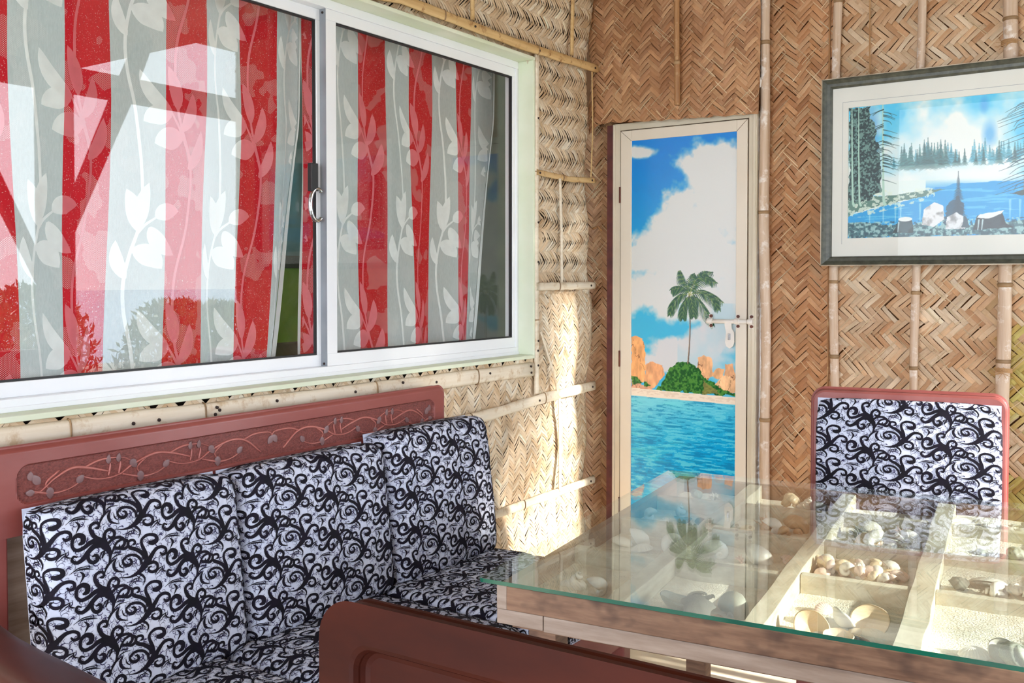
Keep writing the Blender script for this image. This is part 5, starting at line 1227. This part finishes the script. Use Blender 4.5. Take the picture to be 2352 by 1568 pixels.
def shell(kind, mat, c, k, fu, fv, size, label, group=None, rot=None, dz=0.0, cat='shell'):
    key = (kind, mat)
    if key not in CACHE:
        me = MESH[kind].copy(); me.name = kind; me.materials.clear(); me.materials.append(M[mat]); CACHE[key] = me
    me = CACHE[key]; a, b, v0, v1 = cells[(c, k)]
    s = size; mg = min(s*.62, (b-a)*.4)
    fv = (.12+.85*fv) if k == 0 else (.38+.62*fv)
    u = a+mg+(b-a-2*mg)*fu; v = v0+mg+(v1-v0-2*mg)*fv
    nm = {'snail': 'snail_shell', 'whelk': 'whelk_shell', 'turban': 'turban_shell', 'conch': 'spider_conch', 'clam': 'clam_shell', 'cowrie': 'cowrie_shell', 'coral': 'coral_chunk', 'bowl': 'open_clam_shell', 'coralfan': 'branching_coral'}[kind]
    o = bpy.data.objects.new(nm, me); COL.objects.link(o); o.scale = (s*.5, s*.5, s*.5)
    r3 = rot if rot is not None else (random.uniform(.9, 2.2), random.uniform(-.4, .4), random.uniform(0, 6.28))
    if kind in ('clam', 'coral', 'bowl', 'coralfan', 'cowrie') and rot is None: r3 = (random.uniform(-.25, .25), random.uniform(-.25, .25), random.uniform(0, 6.28))
    Rm = Matrix.Rotation(r3[2], 3, 'Z') @ Matrix.Rotation(r3[1], 3, 'Y') @ Matrix.Rotation(r3[0], 3, 'X')
    o.rotation_euler = (Matrix.Rotation(TA, 3, 'Z') @ Rm).to_euler()
    lowz = min((Rm @ v_.co).z for v_ in me.vertices)*s*.5; hiz = max((Rm @ v_.co).z for v_ in me.vertices)*s*.5
    z = SAND[(c, k)](u, v)-lowz-.0015+dz
    z = min(z, .7395-hiz)
    o.location = TM4 @ Vector((u, v, z))
    tag(o, label, cat if kind not in ('coral', 'coralfan') else 'coral', group)
    return o
RN = ['nearest', 'second', 'third', 'furthest']; CN = ['leftmost', 'second', 'third', 'fourth', 'fifth', 'sixth']
def where(c, k): return f'in {RN[k]} compartment, {CN[c]} column'
S_ = shell
S_('whelk', 'sh_white', 0, 0, .42, .38, .050, 'tall white whelk shell standing left of the round one '+where(0, 0), rot=(.35, .2, .6))
S_('snail', 'sh_white', 0, 0, .80, .30, .038, 'round white snail shell beside the divider '+where(0, 0), rot=(1.9, 0, 1.0))
S_('cowrie', 'sh_white', 0, 1, .12, .35, .056, 'smooth white cowrie shell at the left '+where(0, 1))
S_('turban', 'sh_white', 0, 1, .48, .45, .055, 'large white turban shell in the middle '+where(0, 1), rot=(2.2, .2, 1))
S_('clam', 'sh_white', 0, 1, .60, .12, .06, 'flat white clam shell lying nearest the slat '+where(0, 1))
S_('snail', 'sh_white', 0, 1, .88, .45, .045, 'round white snail shell at the right '+where(0, 1))
S_('snail', 'sh_white', 0, 2, .05, .25, .034, 'small bluish white snail shell at the left '+where(0, 2))
S_('clam', 'sh_white', 0, 2, .30, .2, .042, 'small white clam shell '+where(0, 2), rot=(1.2, 0, .4))
S_('whelk', 'sh_white', 0, 2, .45, .7, .030, 'thin upright white whelk shell '+where(0, 2), rot=(.2, .2, 0))
S_('bowl', 'sh_grey', 0, 2, .60, .3, .055, 'grey open clam shell '+where(0, 2))
S_('coral', 'coral', 0, 2, .88, .35, .036, 'small pale coral chunk '+where(0, 2))
S_('coralfan', 'sh_white', 0, 3, .62, .4, .04, 'small white branching coral '+where(0, 3)); S_('coral', 'sh_grey', 0, 3, .25, .5, .045, 'grey coral chunk '+where(0, 3))
# second column
for q, (fu, fv, sz, kd, ds) in enumerate([(.16, .2, .075, 'bowl', 'large grey open clam shell at the left'), (.5, .5, .07, 'clam', 'broad grey clam shell behind the others'), (.52, .12, .075, 'coral', 'white coral chunk in front'), (.75, .15, .045, 'cowrie', 'small brownish cowrie shell'), (.88, .3, .06, 'snail', 'large pale green snail shell at the right'), (.3, .7, .05, 'clam', 'small grey clam shell at the back')]):
    S_(kd, ['sh_grey', 'sh_grey', 'coral', 'sh_brown', 'sh_grey', 'sh_grey'][q], 1, 0, fu, fv, sz, ds+' '+where(1, 0))
S_('snail', 'sh_white', 1, 1, .15, .3, .045, 'round white snail shell with a dark slit at the left '+where(1, 1)); S_('coralfan', 'sh_pink', 1, 1, .45, .25, .032, 'small pinkish branching coral '+where(1, 1))
S_('turban', 'sh_white', 1, 1, .72, .35, .062, 'large pale turban shell at the right '+where(1, 1), rot=(2.4, .1, .5)); S_('whelk', 'sh_pink', 1, 1, .95, .4, .028, 'tiny pinkish whelk shell by the divider '+where(1, 1))
for q, (fu, fv, sz, kd, mt, ds) in enumerate([(.12, .2, .045, 'cowrie', 'sh_cream', 'cream cowrie shell at the left'), (.36, .4, .05, 'conch', 'sh_brown', 'brown spiny conch'), (.55, .2, .042, 'snail', 'sh_white', 'white snail shell in front'), (.72, .25, .03, 'snail', 'sh_brown', 'small tan snail shell'), (.88, .5, .055, 'turban', 'sh_brown', 'large brown turban shell at the right'), (.5, .1, .028, 'cowrie', 'sh_pink', 'tiny pink cowrie shell')]):
    S_(kd, mt, 1, 2, fu, fv, sz, ds+' '+where(1, 2))
for q in range(7): S_('clam', 'sh_white', 1, 3, .08+.075*q, .15+.08*(q % 3), .034+.006*(q % 2), 'small whitish clam shell in the heap '+where(1, 3), 'small clam shells in the furthest compartment of the second column')
S_('turban', 'sh_cream', 1, 3, .25, .55, .04, 'cream turban shell at the back left '+where(1, 3)); S_('snail', 'sh_cream', 1, 3, .52, .45, .04, 'cream snail shell in the middle '+where(1, 3)); S_('whelk', 'sh_white', 1, 3, .74, .45, .044, 'white whelk shell standing right of the middle '+where(1, 3), rot=(.4, 0, 1))
S_('coral', 'coral', 1, 3, .92, .35, .06, 'large white coral chunk at the right '+where(1, 3))
# third column
for q, (fu, fv, sz, kd, mt, ds, rt) in enumerate([(.14, .2, .066, 'bowl', 'sh_cream', 'cream open clam shell standing on edge at the left', (1.1, .2, .3)), (.20, .75, .05, 'clam', 'sh_pink', 'pinkish clam shell leaning at the back left', (1.2, 0, .8)), (.5, .45, .06, 'bowl', 'sh_white', 'white open clam shell in the middle', (.8, .3, 2)), (.55, .08, .055, 'bowl', 'sh_cream', 'cream open clam shell nearest the glass edge', (.2, 0, 0)),
        (.88, .55, .075, 'bowl', 'sh_cream', 'largest open clam shell at the right', (.9, -.2, .6)), (.80, .12, .055, 'clam', 'sh_brown', 'brownish clam shell at the front right', None), (.32, .1, .05, 'clam', 'sh_white', 'white clam shell at the front left', None), (.45, .2, .045, 'clam', 'sh_pink', 'ribbed pinkish clam shell', None), (.7, .3, .05, 'clam', 'sh_cream', 'cream ribbed clam shell', None)]):
    S_(kd, mt, 2, 0, fu, fv, sz, ds+' '+where(2, 0), rot=rt)
for q in range(44):
    fu = (q*.618) % 1.0; lay = 0 if q < 26 else 1; fv = ((q*.37) % 1.0)*(.62 if not lay else .4)
    kd = ['snail', 'turban', 'cowrie', 'whelk', 'snail'][q % 5]; mt = ['sh_pink', 'sh_cream', 'sh_white'][q % 3]
    S_(kd, mt, 2, 1, fu*.92, fv, .026+.008*((q*7) % 5)/5, f'small {mt[3:]} {dict(snail="snail", turban="turban", cowrie="cowrie", whelk="whelk")[kd]} shell in the large heap '+where(2, 1), f'small {mt[3:]} {kd} shells heaped in the third column', dz=.016*lay)
for q, (fu, fv, sz, kd, mt, ds) in enumerate([(.1, .5, .055, 'coralfan', 'sh_grey', 'dark grey branching coral at the left'), (.38, .6, .05, 'snail', 'sh_white', 'round white snail shell at the back'), (.26, .2, .045, 'conch', 'sh_white', 'white spider conch in front'), (.55, .3, .055, 'conch', 'sh_cream', 'cream spider conch in the middle'), (.83, .7, .058, 'coralfan', 'sh_brown', 'orange brown branching coral at the right'), (.9, .2, .055, 'conch', 'sh_white', 'white spider conch at the front right'), (.68, .12, .04, 'cowrie', 'sh_white', 'white cowrie shell'), (.25, .7, .045, 'coral', 'coral', 'pale coral chunk at the back left')]):
    S_(kd, mt, 2, 2, fu, fv, sz, ds+' '+where(2, 2))
for q in range(6): S_('clam', 'sh_cream', 2, 3, .1+.14*q, .15, .038, 'flat cream clam shell in the row '+where(2, 3), 'flat clam shells in the furthest compartment of the third column', rot=(.0, .15, q*1.1))
# fourth column
for q, (fu, fv, sz, kd, mt, ds, rt) in enumerate([(.25, .18, .06, 'clam', 'sh_white', 'white clam shell lying on the sand at the front left', None), (.5, .25, .05, 'bowl', 'sh_white', 'white open clam shell standing in the sand', (1.2, 0, .3)), (.66, .15, .07, 'coral', 'sh_grey', 'grey pitted coral chunk', None), (.85, .15, .06, 'turban', 'sh_grey', 'grey turban shell at the right', None), (.95, .35, .04, 'coral', 'coral', 'small pale coral chunk', None)]):
    S_(kd, mt, 3, 0, fu, fv, sz, ds+' '+where(3, 0), rot=rt)
S_('clam', 'sh_white', 3, 1, .25, .55, .105, 'largest smooth white clam shell '+where(3, 1), rot=(.15, 0, 0)); S_('coral', 'coral', 3, 1, .05, .12, .045, 'white coral chunk at the front left '+where(3, 1))
for q, (fu, fv, sz, kd, ds) in enumerate([(.48, .35, .045, 'clam', 'rounded white clam shell behind'), (.62, .2, .04, 'coral', 'small coral chunk in the middle'), (.45, .08, .045, 'clam', 'flat white clam shell in front'), (.75, .25, .06, 'clam', 'broad white clam shell right of the middle'), (.9, .1, .04, 'snail', 'white snail shell at the right'), (.3, .05, .03, 'whelk', 'small white whelk shell in front'), (.97, .5, .05, 'turban', 'white turban shell at the back right')]):
    S_(kd, 'sh_white', 3, 1, fu, fv, sz, ds+' '+where(3, 1))
S_('coral', 'sh_grey', 3, 2, .65, .25, .05, 'half buried grey coral chunk '+where(3, 2)); S_('cowrie', 'sh_grey', 3, 2, .25, .3, .035, 'small grey cowrie shell half sunk in sand '+where(3, 2))
for q in range(9): S_('clam', 'sh_white', 3, 3, .06+.085*q, .12+.22*((q*2) % 3)/2, .045, 'white clam shell in the heap '+where(3, 3), 'white clam shells in the furthest compartment of the fourth column', dz=.006*(q % 2))
